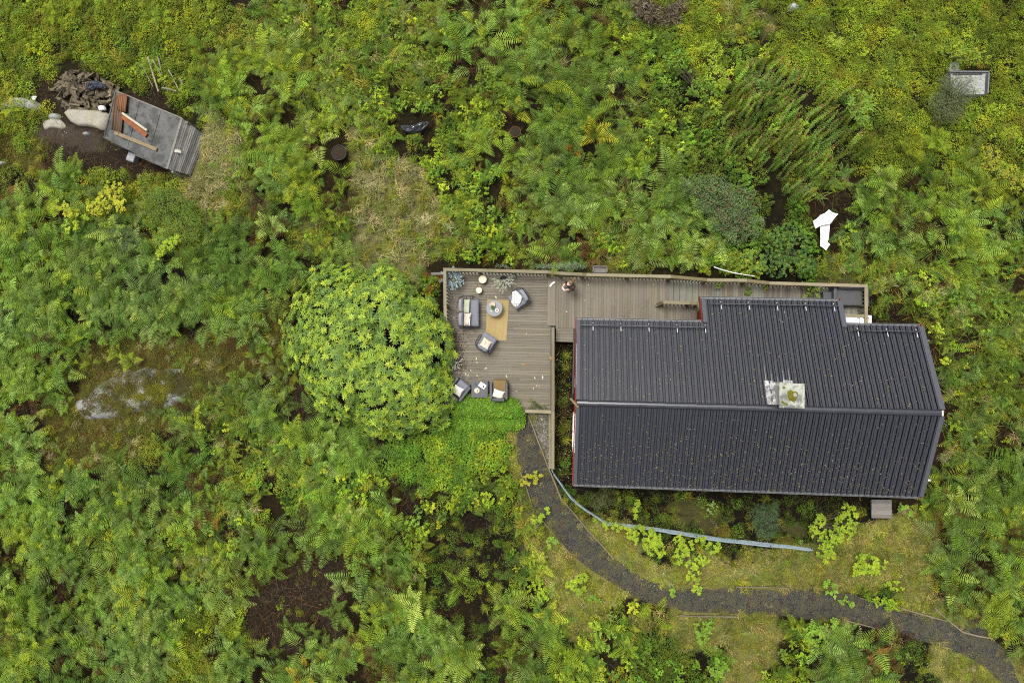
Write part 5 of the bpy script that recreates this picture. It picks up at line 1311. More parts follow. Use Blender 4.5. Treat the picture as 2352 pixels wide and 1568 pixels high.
def src_moss(k):
    m = MB()
    for i in range(110):
        a = U(0, 6.28); rr = .3 * U(0, 1) ** .5; z = .10 * (1 - (rr / .3) ** 2) * U(.4, 1.1); b = U(0, 6.28); q = 1 + U(-.4, .4)
        m.col((q * U(.85, 1.3), q, q)); m.dia((rr * math.cos(a), rr * math.sin(a), z), (math.cos(b), math.sin(b), U(0, .7)), (U(-.5, .5), U(-.5, .5), 1), U(.03, .06), U(.014, .03))
    return m
def src_stem(k):
    m = MB()
    for i in range(16):
        a = U(0, 6.28); o = Vector((U(-.4, .4), U(-.4, .4), U(0, .12))); e = o + Vector((math.cos(a), math.sin(a), U(-.05, .35))) * U(.25, .7); q = Vector((-math.sin(a), math.cos(a), 0)) * U(.004, .008)
        g = U(.5, 1.5); m.col((g, g, g)); m.face(o - q, o + q, e + q * .5, e - q * .5)
    return m
def src_litter(k):
    m = MB()
    for i in range(4):
        b = U(0, 6.28); q = U(.6, 1.3); m.col((q, q, q)); m.dia((U(-.2, .2), U(-.2, .2), U(.005, .03)), (math.cos(b), math.sin(b), U(-.1, .2)), (U(-.2, .2), U(-.2, .2), 1), U(.03, .065), U(.022, .045))
    return m
SRC = {'fern': [src_fern(k) for k in range(6)], 'tangle': [src_tangle(k) for k in range(6)], 'bush': [src_bush(k) for k in range(5)], 'broad': [src_broad(k) for k in range(4)],
       'grass': [src_grass(k) for k in range(4)], 'turf': [src_turf(k) for k in range(3)], 'willow': [src_willow(k) for k in range(3)], 'moss': [src_moss(k) for k in range(3)], 'stem': [src_stem(k) for k in range(3)],
       'litter': [src_litter(k) for k in range(3)], 'ivy': [src_bush(9, 120, .34, .34, .075, .62, 2) for k in range(3)]}
OBJ_NAME = {'fern': 'bracken_thicket', 'tangle': 'wilting_bracken', 'bush': 'undergrowth', 'broad': 'leafy_undergrowth', 'grass': 'grass', 'turf': 'mossy_grass', 'willow': 'willowherb_undergrowth', 'moss': 'moss_and_heather', 'stem': 'dry_stems', 'litter': 'leaf_litter', 'ivy': 'ground_cover'}
PAL = {'green': [(0.1458, 0.243, 0.0379), (0.1225, 0.216, 0.0365), (0.1749, 0.2754, 0.04), (0.105, 0.1836, 0.0328), (0.1633, 0.2538, 0.0546), (0.2099, 0.2916, 0.0365)], 'yg': [(0.252, 0.3299, 0.0294), (0.2016, 0.2948, 0.0294), (0.3192, 0.3791, 0.0368), (0.168, 0.2668, 0.0315)], 'blue': [(0.1574, 0.243, 0.062), (0.1866, 0.2754, 0.0692), (0.1282, 0.2052, 0.0546), (0.2158, 0.3024, 0.0874)], 'dark': [(0.0735, 0.1264, 0.0168), (0.091, 0.1474, 0.0199), (0.0613, 0.1053, 0.0168)], 'speck': [(0.2077, 0.2646, 0.0214), (0.1535, 0.2245, 0.0229), (0.2709, 0.3047, 0.0229), (0.1264, 0.1925, 0.0229), (0.1806, 0.2005, 0.0229)], 'sdark': [(0.0963, 0.1334, 0.0191), (0.1225, 0.1544, 0.0191), (0.105, 0.1474, 0.0268)], 'yel': [(0.405, 0.377, 0.0263), (0.33, 0.351, 0.0315)], 'straw': [(0.36, 0.335, 0.16), (0.3, 0.3, 0.13), (0.26, 0.275, 0.11), (0.4, 0.36, 0.19), (0.22, 0.25, 0.09)], 'olive': [(0.2194, 0.2435, 0.0341), (0.2821, 0.2804, 0.0454), (0.1725, 0.2214, 0.0302)], 'ochre': [(0.1062, 0.1026, 0.0189), (0.136, 0.1283, 0.0231), (0.085, 0.0931, 0.021), (0.1105, 0.0646, 0.021), (0.1105, 0.133, 0.0273), (0.0638, 0.0551, 0.0189), (0.0935, 0.114, 0.021), (0.153, 0.1568, 0.0294)], 'brown': [(0.07500000000000001, 0.04125, 0.018750000000000003), (0.056249999999999994, 0.0315, 0.0165), (0.10500000000000001, 0.056249999999999994, 0.0225)], 'twig': [(0.051000000000000004, 0.033, 0.0192), (0.036, 0.024, 0.015), (0.078, 0.056999999999999995, 0.036)], 'leafy': [(0.4, 0.33, 0.08), (0.3, 0.24, 0.07), (0.46, 0.42, 0.2), (0.22, 0.13, 0.05)], 'lawn': [(0.215, 0.215, 0.062), (0.26, 0.24, 0.085), (0.17, 0.195, 0.05), (0.3, 0.265, 0.1), (0.14, 0.175, 0.045)], 'fresh': [(0.2406, 0.3391, 0.0268), (0.1858, 0.2906, 0.0268), (0.3062, 0.3713, 0.0268)], 'ivy': [(0.1241, 0.2443, 0.0261), (0.1551, 0.278, 0.0296), (0.1033, 0.2022, 0.0261)], 'grey': [(0.21, 0.234, 0.105), (0.255, 0.26, 0.126)], 'tip': [(0.2544, 0.3672, 0.0828), (0.2969, 0.3888, 0.0911), (0.2226, 0.3456, 0.058)]}
def mixp(*kv):
    out = []
    for k, w in kv: out += [k] * w
    return out
Z = {'F': [('fern', 4.2, .8, 1.35, mixp(('green', 8), ('blue', 3), ('yg', 2), ('tip', 2), ('brown', 1))), ('bush', 1.6, .4, .8, ['speck', 'sdark', 'sdark']), ('broad', .9, .5, .9, ['green', 'dark', 'fresh']), ('stem', 1.2, .8, 1.2, ['twig', 'brown']), ('grass', .3, .6, 1., ['olive'])],
     'f': [('fern', 4.6, .7, 1.25, mixp(('yg', 8), ('green', 3), ('tip', 2), ('brown', 1))), ('grass', .9, .7, 1.1, ['olive']), ('bush', .7, .5, .9, ['speck', 'fresh']), ('stem', .8, .8, 1.2, ['twig', 'brown'])],
     'G': [('fern', 5.2, .85, 1.35, mixp(('blue', 7), ('green', 3), ('tip', 1))), ('bush', .6, .6, 1., ['sdark', 'grey']), ('stem', .7, .8, 1.2, ['twig'])],
     'M': [('tangle', 8.5, .6, 1.1, mixp(('green', 6), ('olive', 3), ('blue', 2), ('dark', 3), ('brown', 1))), ('fern', 1.6, .55, 1., ['green', 'blue', 'dark', 'yg']), ('stem', 2.2, .8, 1.3, ['twig', 'brown', 'olive']), ('broad', 2.2, .5, 1., ['green', 'fresh', 'yg']), ('bush', 1.5, .4, .9, ['speck', 'sdark']), ('grass', 2.2, .7, 1.1, ['olive', 'olive', 'straw'])],
     'S': [('bush', 11., .5, 1.1, mixp(('speck', 6), ('fresh', 2), ('sdark', 2))), ('fern', .22, .7, 1., ['green', 'yg']), ('broad', .5, .6, .9, ['fresh']), ('grass', 1.2, .6, 1., ['olive']), ('moss', 1.0, .8, 1.3, ['speck', 'sdark'])],
     's': [('bush', 7.5, .6, 1.1, ['sdark', 'speck', 'olive']), ('stem', 1., .8, 1.2, ['twig']), ('grass', .8, .6, 1., ['olive'])],
     'D': [('broad', 5.5, .7, 1.1, ['dark', 'sdark', 'ivy']), ('bush', 4.5, .7, 1.1, ['sdark', 'dark']), ('fern', .4, .8, 1., ['green'])],
     'R': [('broad', 7., .55, 1.1, mixp(('fresh', 4), ('green', 3), ('dark', 2), ('yg', 2))), ('bush', 2.2, .6, 1., ['speck', 'fresh']), ('fern', 1.8, .55, 1., ['green', 'yg']), ('grass', 2., .7, 1.1, ['olive', 'green']), ('stem', .6, .8, 1.2, ['twig'])],
     'W': [('willow', 6.5, .8, 1.15, mixp(('green', 5), ('dark', 3), ('sdark', 3))), ('broad', 1., .6, 1., ['fresh', 'green']), ('bush', 2., .6, 1., ['sdark', 'speck']), ('grass', .8, .7, 1., ['olive'])],
     'g': [('grass', 7., .6, 1.15, mixp(('olive', 6), ('straw', 3), ('green', 2))), ('fern', .9, .6, 1., ['yg', 'green']), ('broad', .7, .6, .9, ['fresh']), ('bush', .7, .5, .9, ['speck']), ('turf', 4., .9, 1.3, ['lawn'])],
     'y': [('grass', 9., .7, 1.2, mixp(('straw', 6), ('olive', 3))), ('turf', 4., .9, 1.3, ['lawn', 'straw']), ('bush', .4, .4, .7, ['speck', 'yel'])],
     'm': [('moss', 12., .8, 1.5, ['ochre']), ('grass', 1.6, .5, .9, ['olive', 'straw']), ('fern', .3, .5, .95, ['green', 'yg']), ('bush', 1.6, .3, .6, ['speck', 'ochre', 'ochre']), ('turf', 2., .8, 1.3, ['ochre'])],
     'b': [('stem', 6., .8, 1.4, ['twig', 'twig', 'brown']), ('fern', .5, .5, .9, ['green']), ('bush', 2.4, .25, .5, ['fresh', 'speck']), ('litter', 2.5, .8, 1.3, ['leafy']), ('fern', .3, .7, 1., ['green'])],
     'k': [('broad', .8, .3, .6, ['green', 'fresh', 'dark']), ('bush', 4., .3, .7, ['sdark', 'dark', 'ivy']), ('grass', 1.6, .4, .8, ['olive']), ('litter', 2.5, .7, 1.2, ['leafy', 'brown']), ('moss', 3., .8, 1.3, ['ochre', 'dark']), ('stem', 1.5, .6, 1., ['twig'])],
     'L': [('turf', 18., .8, 1.4, ['lawn', 'lawn', 'olive']), ('bush', .5, .15, .4, ['fresh']), ('litter', 5., .7, 1.3, ['leafy']), ('moss', 1.2, .8, 1.2, ['ochre']), ('grass', 2.4, .25, .55, ['olive', 'straw', 'olive'])],
     'B': [('ivy', 11., .8, 1.2, ['ivy', 'fresh', 'ivy']), ('grass', .3, .6, .9, ['green'])],
     'Y': [('bush', 8., .6, 1.1, ['yg', 'speck', 'yel']), ('fern', 1.5, .8, 1.1, ['green', 'blue'])],
     'e': [('litter', 1.6, .7, 1.2, ['leafy', 'brown']), ('stem', 1.2, .5, 1., ['twig']), ('moss', 1.5, .6, 1., ['ochre', 'twig'])]}
TALL = {'fern': 24, 'tangle': 20, 'bush': 14, 'broad': 14, 'grass': 12, 'willow': 14, 'ivy': 9, 'turf': 4, 'moss': 4, 'stem': 12, 'litter': 0}
PTS = {k: [] for k in SRC}
def blocked(px, py, mg, polys):
    for pl_ in polys:
        if inside(pl_, px, py): return True
        if mg:
            for a in range(6):
                if inside(pl_, px + mg * math.cos(a * 1.047), py + mg * math.sin(a * 1.047)): return True
    return False
def put(kind, pos, sc, pal, rotz=None, tilt=.18, tint=None):
    c = tint or R.choice(PAL[pal]); q = U(.62, 1.38); c = (c[0] * q * U(.88, 1.12), c[1] * q, c[2] * q * U(.9, 1.1))
    PTS[kind].append((tuple(pos), (U(-tilt, tilt), U(-tilt, tilt), U(0, 6.283) if rotz is None else rotz), sc, R.randrange(len(SRC[kind])), c))
cell = .30
yy = -17.5
while yy < 20.5:
    xx = -30.
    while xx < 23.5:
        x, y = xx + U(0, cell), yy + U(0, cell); xx += cell
        px, py = D((x, y, 0))
        if not (-110 < px < 2460 and -110 < py < 1680): continue
        zc_ = zone(px, py)
        near = [q for q in NOGO if min(a for a, b in q) - 40 < px < max(a for a, b in q) + 40 and min(b for a, b in q) - 40 < py < max(b for a, b in q) + 40]
        inpath = inside(PATH, px, py)
        ing = inside(GRAVELSIDE, px, py)
        g_ = nz(x, y, .75, 2.2) + .5 * nz(x, y, 1.7, 5.5)                         # gaps between the clumps, and thick spots
        patch = .16 if g_ < -.36 else .55 if g_ < -.18 else 1.05 + .7 * max(0., g_)
        tone = nz(x, y, .23, 6.6)
        if patch < .5 and zc_ in 'RDFkg' and 1240 < px < 2220 and 1240 < py < 1500: zc_ = 'L'
        for kind, dens, s0, s1, pals in Z[zc_]:
            d = dens * (patch if kind in ('fern', 'tangle', 'bush', 'broad', 'willow', 'grass') and zc_ not in 'LSBkm' else .5 + .5 * patch if zc_ == 'S' else 1.)
            if R.random() > d * cell * cell: continue
            mg = TALL[kind]
            if blocked(px, py, mg, near): continue
            if inside(BUSH, px, py) and R.random() > .15: continue
            if inpath or ing:
                if kind != 'litter': continue
            elif mg > 6 and blocked(px, py, mg * .55, [PATH, GRAVELSIDE]): continue
            if inside(ROCKW, px, py): continue
            if inside(BEDSTRIP, px, py) and kind in ('fern', 'broad'): continue
            sc = U(s0, s1); pal = R.choice(pals)
            k = 1 + .22 * tone; c = R.choice(PAL[pal]); c = (c[0] * k, c[1] * k, c[2] * k)
            rz = None
            if kind == 'willow': rz = U(-.5, .5)
            put(kind, (x, y, ground_z(x, y)), sc, pal, rz, tint=c)
    yy += cell
# extra: moss and low leaves at the outcrop, litter on path, ground cover creeping over the deck edge
for _ in range(700):
    px, py = U(1184, 2330), U(950, 1560)
    if inside(PATH, px, py) or inside(GRAVELSIDE, px, py):
        w = P(px, py, .1); put('litter', (w.x, w.y, ground_z(w.x, w.y) + .07), U(.5, 1.1), 'leafy')
for _ in range(1500):
    px, py = U(1185, 2330), U(950, 1560)
    if inside(PATH, px, py):
        w = P(px, py, .1); f = nz(px, py, .02, 12.)
        e_ = min(abs(py - b) + abs(px - a) for a, b in PATH_L + PATH_R)
        if f > .08 or not inside(PATH, px + 14, py - 14) or not inside(PATH, px - 14, py + 14) and R.random() < .7: put('turf' if R.random() < .5 else 'moss', (w.x, w.y, ground_z(w.x, w.y) + .05), U(.3, .7), 'lawn')
OVER = [(1052, 912), (1085, 918), (1120, 917), (1165, 919), (1184, 932), (1196, 950), (1196, 975), (1050, 975)]
for _ in range(900):
    px, py = U(1050, 1200), U(908, 976)
    if inside(OVER, px, py): q = place(px, py, .25 + .35 * (py < 945)); put('ivy', q, U(.55, .95), 'ivy')
for _ in range(170):                                  # wet brown leaves drifted on the deck under the bush
    px, py = 1046 + abs(random.gauss(0, 13)), U(760, 882)
    put('litter', place(px, py, Z1 + .004), U(.7, 1.1), 'brown', tint=(.045, .028, .012))
for _ in range(110):
    px, py = U(1282, 1318), U(790, 1105); w = P(px, py, .1); put('litter', (w.x, w.y, ground_z(w.x, w.y) + .02), U(.6, 1.), 'leafy')
# moss carpet over the outcrop; two bare ends and a ledge stay clear
from mathutils.bvhtree import BVHTree
bv = BVHTree.FromPolygons([outcrop.location + v.co for v in outcrop.data.vertices], [tuple(p.vertices) for p in outcrop.data.polygons])
BARE_ROCK = [[(166, 934), (182, 908), (200, 922), (208, 940), (250, 946), (252, 966), (200, 964)], [(372, 930), (388, 900), (402, 872), (434, 862), (430, 890), (410, 915), (384, 938)], [(292, 926), (320, 916), (350, 905), (352, 918), (322, 930)], [(205, 905), (235, 882), (240, 888), (214, 908)], [(286, 878), (318, 868), (316, 876), (292, 884)]]
for _ in range(1500):
    px, py = U(160, 445), U(838, 972)
    if not inside(ROCKW, px, py) or any(inside(b, px + U(-4, 4), py + U(-4, 4)) for b in BARE_ROCK): continue
    w = P(px, py, .2); hit = bv.ray_cast(Vector((w.x, w.y, 5)), Vector((0, 0, -1)))[0]
    if hit is None: continue
    w = P(px, py, hit.z); lush = inside([(270, 930), (330, 890), (395, 885), (375, 920), (310, 925)], px, py)
    put('moss', (w.x, w.y, hit.z - .02), U(.5, .95), 'speck' if lush else 'ochre', tint=(.16, .17, .02) if lush else None)
for px, py, z in ((1908, 506, .62), (1914, 498, .68), (1892, 552, .5), (1897, 562, .5), (1888, 566, .5), (1901, 571, .5), (1872, 524, .5), (1862, 505, .6), (1920, 486, .6)): q = P(px, py, z); put('bush', (q.x, q.y, z - .3), U(.35, .6), 'sdark'); put('broad' if px < 1900 and py > 545 else 'litter', (q.x, q.y, z - .12), U(.25, .4), 'dark', tint=(.03, .05, .018))
# straw grass by the shed, tussocks on lawn rim
for _ in range(150):
    px, py = random.gauss(508, 20), random.gauss(350, 36)
    if blocked(px, py, 6, [SHED]): continue
    w = P(px, py, .1); put('grass', (w.x, w.y, ground_z(w.x, w.y)), U(.9, 1.3), 'straw')

# the largest bracken plants are plants of their own, with their fronds
fr_me = []
for d_ in FR:
    m = MB(); frond(m, **d_); fr_me.append(m.mesh('frond', LO))
def fern_plant(label, pos, sc, k, rot, tint, group):
    o = thing('bracken_fern', label, 'fern', pos, 0, group); o.rotation_euler = rot; o.scale = (sc, sc, sc)
    for s in frond_specs(k):
        f = link('frond', fr_me[s[3]], o); f.matrix_local = fmat(s)
        q = U(.85, 1.15); f.color = (tint[0] * q, tint[1] * q, tint[2] * q, 1)
    return o
PTS['fern'].sort(key=lambda q: -q[2])
REG = (('left', lambda x, y: x < 640 and y < 800, 'large bracken fern with spreading fronds in the thicket between woodshed and rock outcrop', 'bracken between the woodshed and the rock outcrop'),
       ('low', lambda x, y: x < 1240 and y >= 800, 'large bracken fern with spreading fronds in the thicket below the domed bush', 'bracken below the domed bush'),
       ('up', lambda x, y: y < 610, 'large bracken fern with spreading fronds on the slope above the decks', 'bracken on the slope above the decks'),
       ('right', lambda x, y: True, 'large bracken fern with spreading fronds near the lower right end of the path', 'bracken near the lower right path'))
keep, cnt = [], 0
for q in PTS['fern']:
    px, py = D(q[0])
    if cnt < 260 and 0 < px < 2352 and 0 < py < 1568 and not inside(BUSH, px, py) and q[4][1] > .09:
        r_ = next(r for r in REG if r[1](px, py)); fern_plant(r_[2], q[0], q[2], q[3], q[1], q[4], r_[3]); cnt += 1
    else: keep.append(q)
PTS['fern'] = keep

def scatter(name, meshes, pts):
    col = bpy.data.collections.new(name + '_sources')
    for i, mb in enumerate(meshes):
        o = bpy.data.objects.new('%s_sprig_%d' % (name, i), mb.mesh(name + '_sprig', LI)); col.objects.link(o)
    me = bpy.data.meshes.new(name); me.from_pydata([p[0] for p in pts], [], [])
    a = me.attributes.new('rot', 'FLOAT_VECTOR', 'POINT'); a.data.foreach_set('vector', [v for p in pts for v in p[1]])
    a = me.attributes.new('scl', 'FLOAT', 'POINT'); a.data.foreach_set('value', [p[2] for p in pts])
    a = me.attributes.new('variant', 'INT', 'POINT'); a.data.foreach_set('value', [p[3] for p in pts])
    a = me.attributes.new('tint', 'FLOAT_COLOR', 'POINT'); a.data.foreach_set('color', [v for p in pts for v in (*p[4], 1.)])
    o = link(name, me, kind='stuff')
    g = bpy.data.node_groups.new(name, 'GeometryNodeTree')
    g.interface.new_socket('Geometry', in_out='INPUT', socket_type='NodeSocketGeometry'); g.interface.new_socket('Geometry', in_out='OUTPUT', socket_type='NodeSocketGeometry')
    gi, go = g.nodes.new('NodeGroupInput'), g.nodes.new('NodeGroupOutput')
    ip = g.nodes.new('GeometryNodeInstanceOnPoints'); ci = g.nodes.new('GeometryNodeCollectionInfo')
    ci.inputs['Collection'].default_value = col; ci.inputs['Separate Children'].default_value = True; ci.inputs['Reset Children'].default_value = True
    def attr(n, t):
        x = g.nodes.new('GeometryNodeInputNamedAttribute'); x.data_type = t; x.inputs['Name'].default_value = n; return [s for s in x.outputs if s.enabled][0]
    e = g.nodes.new('FunctionNodeEulerToRotation')
    g.links.new(attr('rot', 'FLOAT_VECTOR'), e.inputs[0])
    g.links.new(gi.outputs[0], ip.inputs['Points']); g.links.new(ci.outputs[0], ip.inputs['Instance']); ip.inputs['Pick Instance'].default_value = True
    g.links.new(attr('variant', 'INT'), ip.inputs['Instance Index']); g.links.new(e.outputs[0], ip.inputs['Rotation']); g.links.new(attr('scl', 'FLOAT'), ip.inputs['Scale'])
    g.links.new(ip.outputs[0], go.inputs[0])
    mod = o.modifiers.new('scatter', 'NODES'); mod.node_group = g
    return o
for k, pts in PTS.items():
    if pts: scatter(OBJ_NAME[k], SRC[k], pts)
print('scatter', {k: len(v) for k, v in PTS.items()})
# ------------------------------------------------------------------ the domed evergreen bush beside the deck
bc = Vector((845, 805, 0)); ringB = chaikin([Vector((*p, 0)) for p in BUSH], 1, True)
base = gz(P(845, 805, .8)); bush = thing('rhododendron_bush', 'huge domed evergreen bush with whorled leaves left of the lounge deck', 'bush', base)
ZW, ZT_ = .95, 2.5
whorl = []
for k in range(6):
    m = MB(); n = 8 + k % 3
    for j in range(n):
        a = 6.283 * j / n + U(-.12, .12); up = U(.05, .45); q = 1 + U(-.2, .25); m.col((q * U(.92, 1.1), q, q * U(.8, 1.1)))
        m.leaf((.008 * math.cos(a), .008 * math.sin(a), 0), (math.cos(a), math.sin(a), up), (0, 0, 1), U(.15, .23), U(.050, .064), .3, U(.1, .45))
    for j in range(3):
        a = U(0, 6.28); m.col((1.45, 1.35, 1.0)); m.leaf((0, 0, .01), (math.cos(a), math.sin(a), 1.3), (0, 0, 1), U(.06, .1), .026, .3, .1)
    whorl.append(m)
wme = [m.mesh('leaf_whorl', LGO, True) for m in whorl]
BP = [(.185, .275, .035), (.155, .24, .035), (.235, .325, .035), (.12, .19, .035), (.28, .36, .04), (.09, .155, .035)]
crown = MB(); nw = 0; ws = []
def ring_at(a):
    n = len(ringB); best = None
    d = Vector((math.cos(a), math.sin(a), 0)); r = 0
    for i in range(n):
        p, q = ringB[i] - bc, ringB[(i + 1) % n] - bc; e = q - p; den = d.x * e.y - d.y * e.x
        if abs(den) < 1e-6: continue
        t_ = (p.x * e.y - p.y * e.x) / den; s_ = (p.x * d.y - p.y * d.x) / den
        if t_ > 0 and 0 <= s_ <= 1: r = max(r, t_)
    return r
tries = 0
while len(ws) < 1500 and tries < 16000:
    tries += 1
    a = U(0, 6.283); f = U(0, 1) ** .5; rr = ring_at(a)
    layer = 0 if R.random() < .9 else 1
    rr *= 1 + .035 * math.sin(a * 9 + 1.3) + .03 * math.sin(a * 17) + U(-.02, .035)
    fz = math.sqrt(max(0, 1 - (f * .985) ** 2.6))
    if layer == 0 and nz(math.cos(a) * f * rr, math.sin(a) * f * rr, .04, 31.) < -.20: continue
    lum = .34 * nz(math.cos(a) * f * rr, math.sin(a) * f * rr, .022, 5.) + .10 * nz(math.cos(a) * f * rr, math.sin(a) * f * rr, .05, 8.)
    z = ZW + (ZT_ - ZW) * fz + lum * 1.3 - layer * U(.10, .28)
    px, py = bc.x + math.cos(a) * rr * f * .955, bc.y + math.sin(a) * rr * f * .955
    w = P(px, py, z)
    if layer == 0 and any((w - o).length < .205 for o, *_ in ws): continue
    nrm = Vector((math.cos(a) * f ** 3 * 1.1, -math.sin(a) * f ** 3 * 1.1, 1)).normalized()
    nrm = (nrm + Vector((U(-.35, .35), U(-.35, .35), 0))).normalized()
    ws.append((w, nrm, U(.8, 1.2), layer))
for i in range(420):                                  # skirts: whorls down the outside
    a = U(0, 6.283); rr = ring_at(a); z = U(.35, ZW); k = .90 + .05 * (z / ZW)
    ws.append((P(bc.x + math.cos(a) * rr * k, bc.y + math.sin(a) * rr * k, z), Vector((math.cos(a), -math.sin(a), .6)).normalized(), U(.8, 1.1), 1))
ws.sort(key=lambda q: -q[0].z - (2 if q[3] == 0 else 0))
crown_o = None; first = []
for i, (w, nrm, sc, layer) in enumerate(ws):
    tint = R.choice(BP); q = U(.82, 1.15); tint = (tint[0] * q, tint[1] * q, tint[2] * q)
    rt_ = nrm.to_track_quat('Z', 'Y').to_matrix() @ Matrix.Rotation(U(0, 6.28), 3, 'Z')
    k = R.randrange(6)
    if i < 290: first.append((w, rt_, sc, k, tint))
    else:
        b = len(crown.v); src = whorl[k]
        crown.v.extend(tuple((w - base) + rt_ @ (Vector(v) * sc)) for v in src.v)
        for f_, c_ in zip(src.f, src.c): crown.f.append(tuple(b + j for j in f_)); crown.c.append((c_[0] * tint[0], c_[1] * tint[1], c_[2] * tint[2]))
crown.hascol = True
crown_o = crown.build('crown', LGM, bush, True, 'stuff')
for w, rt_, sc, k, tint in first:
    o = link('leaf_whorl', wme[k], crown_o); o.matrix_local = Matrix.Translation(w - base) @ rt_.to_4x4() @ Matrix.Scale(sc, 4); o.color = (*tint, 1)
m = MB()
for k in range(26):
    a = 6.283 * k / 26 + U(-.1, .1); rr = ring_at(a); f = U(.35, .9); e = P(bc.x + math.cos(a) * rr * f, bc.y + math.sin(a) * rr * f, ZW + (ZT_ - ZW) * math.sqrt(1 - f ** 2.6) - .25) - base
    s0 = Vector((U(-.25, .25), U(-.25, .25), -.05)); m.tube([s0, s0.lerp(e, .4) + Vector((U(-.1, .1), U(-.1, .1), .1)), s0.lerp(e, .75) + Vector((0, 0, .12)), e], [.06, .045, .03, .012], 6)
m.build('trunk', plain('brown_bark', (.07, .05, .035), .9, .1, .4, 9, .6), bush)

# ------------------------------------------------------------------ single shrubs and saplings one can point to
def lobed(m, o, a, L, up=.0):
    d = Vector((math.cos(a), math.sin(a), up)).normalized(); s_ = Vector((-d.y, d.x, 0)).normalized()
    pr = [(0, .05), (.3, .30), (.42, .22), (.62, .40), (.74, .28), (1., .06)]
    l = [o + d * L * x + s_ * L * y - Vector((0, 0, L * (.18 * y + .12 * x * x))) for x, y in pr]; r = [o + d * L * x - s_ * L * y - Vector((0, 0, L * (.18 * y + .12 * x * x))) for x, y in pr]
    c = [o + d * L * x - Vector((0, 0, .12 * L * x * x)) for x, y in pr]
    b = len(m.v); m.v.extend(tuple(v) for v in l + c + r)
    for i in range(5):
        m.f.append((b + i, b + 6 + i, b + 7 + i, b + 1 + i)); m.c.append(m.cc); m.f.append((b + 6 + i, b + 12 + i, b + 13 + i, b + 7 + i)); m.c.append(m.cc)
    m.hascol = True
def shrub(name, label, cat, patches, cols, z0=.45, z1=.95, dens=1 / 62., leafL=.105, style='lobed', berries=None, flat=False, per=5, trunkcol=(.09, .07, .05), zb=None):
    """patches: (cx, cy, rx, ry, turn) ellipses of crown, in picture units at the height of the crown"""
    cx_, cy_ = patches[0][0], patches[0][1]; b = P(cx_, cy_, (z0 + z1) / 2); b = Vector((b.x, b.y, ground_z(b.x, b.y) if zb is None else zb))
    o = thing(name, label, cat, b); lm, tm, bm_ = MB(), MB(), MB()
    for (cx, cy, rx, ry, tu) in patches:
        n = max(4, int(math.pi * rx * ry * dens)); ct, st_ = math.cos(math.radians(tu)), math.sin(math.radians(tu))
        for i in range(n):
            a = U(0, 6.283); f = U(0, 1) ** .5; u, v = rx * f * math.cos(a), ry * f * math.sin(a)
            px, py = cx + u * ct - v * st_, cy + u * st_ + v * ct
            z = z0 + (z1 - z0) * (1 - f * f) * U(.7, 1.05) + .08 * nz(px, py, .08, 4.)
            w = P(px, py, z) - b
            base_c = R.choice(cols); k = 1 + .25 * nz(px, py, .05, 7.)
            if style == 'lobed':
                a0 = U(0, 6.28)
                for j in range(per):
                    q = k * U(.8, 1.2); lm.col((base_c[0] * q * U(.95, 1.05), base_c[1] * q, base_c[2] * q)); aa = a0 + 6.283 * j / per + U(-.4, .4)
                    lobed(lm, w + Vector((U(-.02, .02), U(-.02, .02), U(-.04, .03))), aa, leafL * U(.75, 1.2), U(-.25, .25))
            elif style == 'leaf':
                for j in range(per):
                    q = k * U(.75, 1.25); lm.col((base_c[0] * q, base_c[1] * q, base_c[2] * q)); aa = U(0, 6.28)
                    lm.leaf(w + Vector((U(-.06, .06), U(-.06, .06), U(-.12, .03))), (math.cos(aa), math.sin(aa), U(-.35, .4)), (0, 0, 1), leafL * U(.7, 1.2), leafL * .55, .3, .2)
            elif style == 'small':
                for j in range(per):
                    q = k * U(.7, 1.3); lm.col((base_c[0] * q * U(.9, 1.1), base_c[1] * q, base_c[2] * q)); aa = U(0, 6.28)
                    lm.dia(w + Vector((U(-.12, .12), U(-.12, .12), U(-.25, .04))), (math.cos(aa), math.sin(aa), U(-.3, .5)), (U(-.4, .4), U(-.4, .4), 1), leafL * U(.7, 1.3), leafL * .6)
            elif style == 'needle':
                for j in range(per):
                    q = k * U(.7, 1.3); lm.col((base_c[0] * q, base_c[1] * q, base_c[2] * q)); aa = U(0, 6.28)
                    lm.dia(w + Vector((U(-.05, .05), U(-.05, .05), U(-.1, .03))), (math.cos(aa), math.sin(aa), U(-.2, .8)), (U(-.4, .4), U(-.4, .4), 1), leafL * U(.7, 1.3), leafL * .22)
            if i % 4 == 0: tm.tube([Vector((U(-.04, .04), U(-.04, .04), 0)), w * .55 + Vector((0, 0, w.z * .1)), w - Vector((0, 0, .03))], [.012, .009, .004], 4, False)
            if berries and R.random() < berries:
                c = w + Vector((U(-.1, .1), U(-.1, .1), .05)); r = .022
                for s1 in (-1, 1): bm_.add([c + Vector((0, 0, r * s1)), c + Vector((r, 0, 0)), c + Vector((0, r, 0)), c - Vector((r, 0, 0)), c - Vector((0, r, 0))], [(0, 1, 2), (0, 2, 3), (0, 3, 4), (0, 4, 1)] if s1 > 0 else [(0, 2, 1), (0, 3, 2), (0, 4, 3), (0, 1, 4)])
    lm.build('crown', LM, o, False); tm.build('trunk', plain('twig_bark', trunkcol, .9, .1), o)
    if berries: bm_.build('berries', plain('red_berry', (.42, .05, .02), .35, .5), o, kind='stuff')
    return o
OAK = [(.26, .36, .028), (.30, .38, .03), (.22, .33, .03)]; OAKY = [(.34, .36, .03), (.38, .36, .035), (.28, .33, .03)]; OAKG = [(.17, .29, .035), (.21, .32, .04), (.15, .26, .03)]
shrub('oak_sapling', 'bright yellow oak sapling above the bracken at the left, nearest the woodshed', 'sapling', [(242, 462, 46, 26, -25), (262, 436, 26, 22, 0), (275, 470, 22, 16, 10), (215, 470, 20, 14, 0)], OAKY, .8, 1.3)
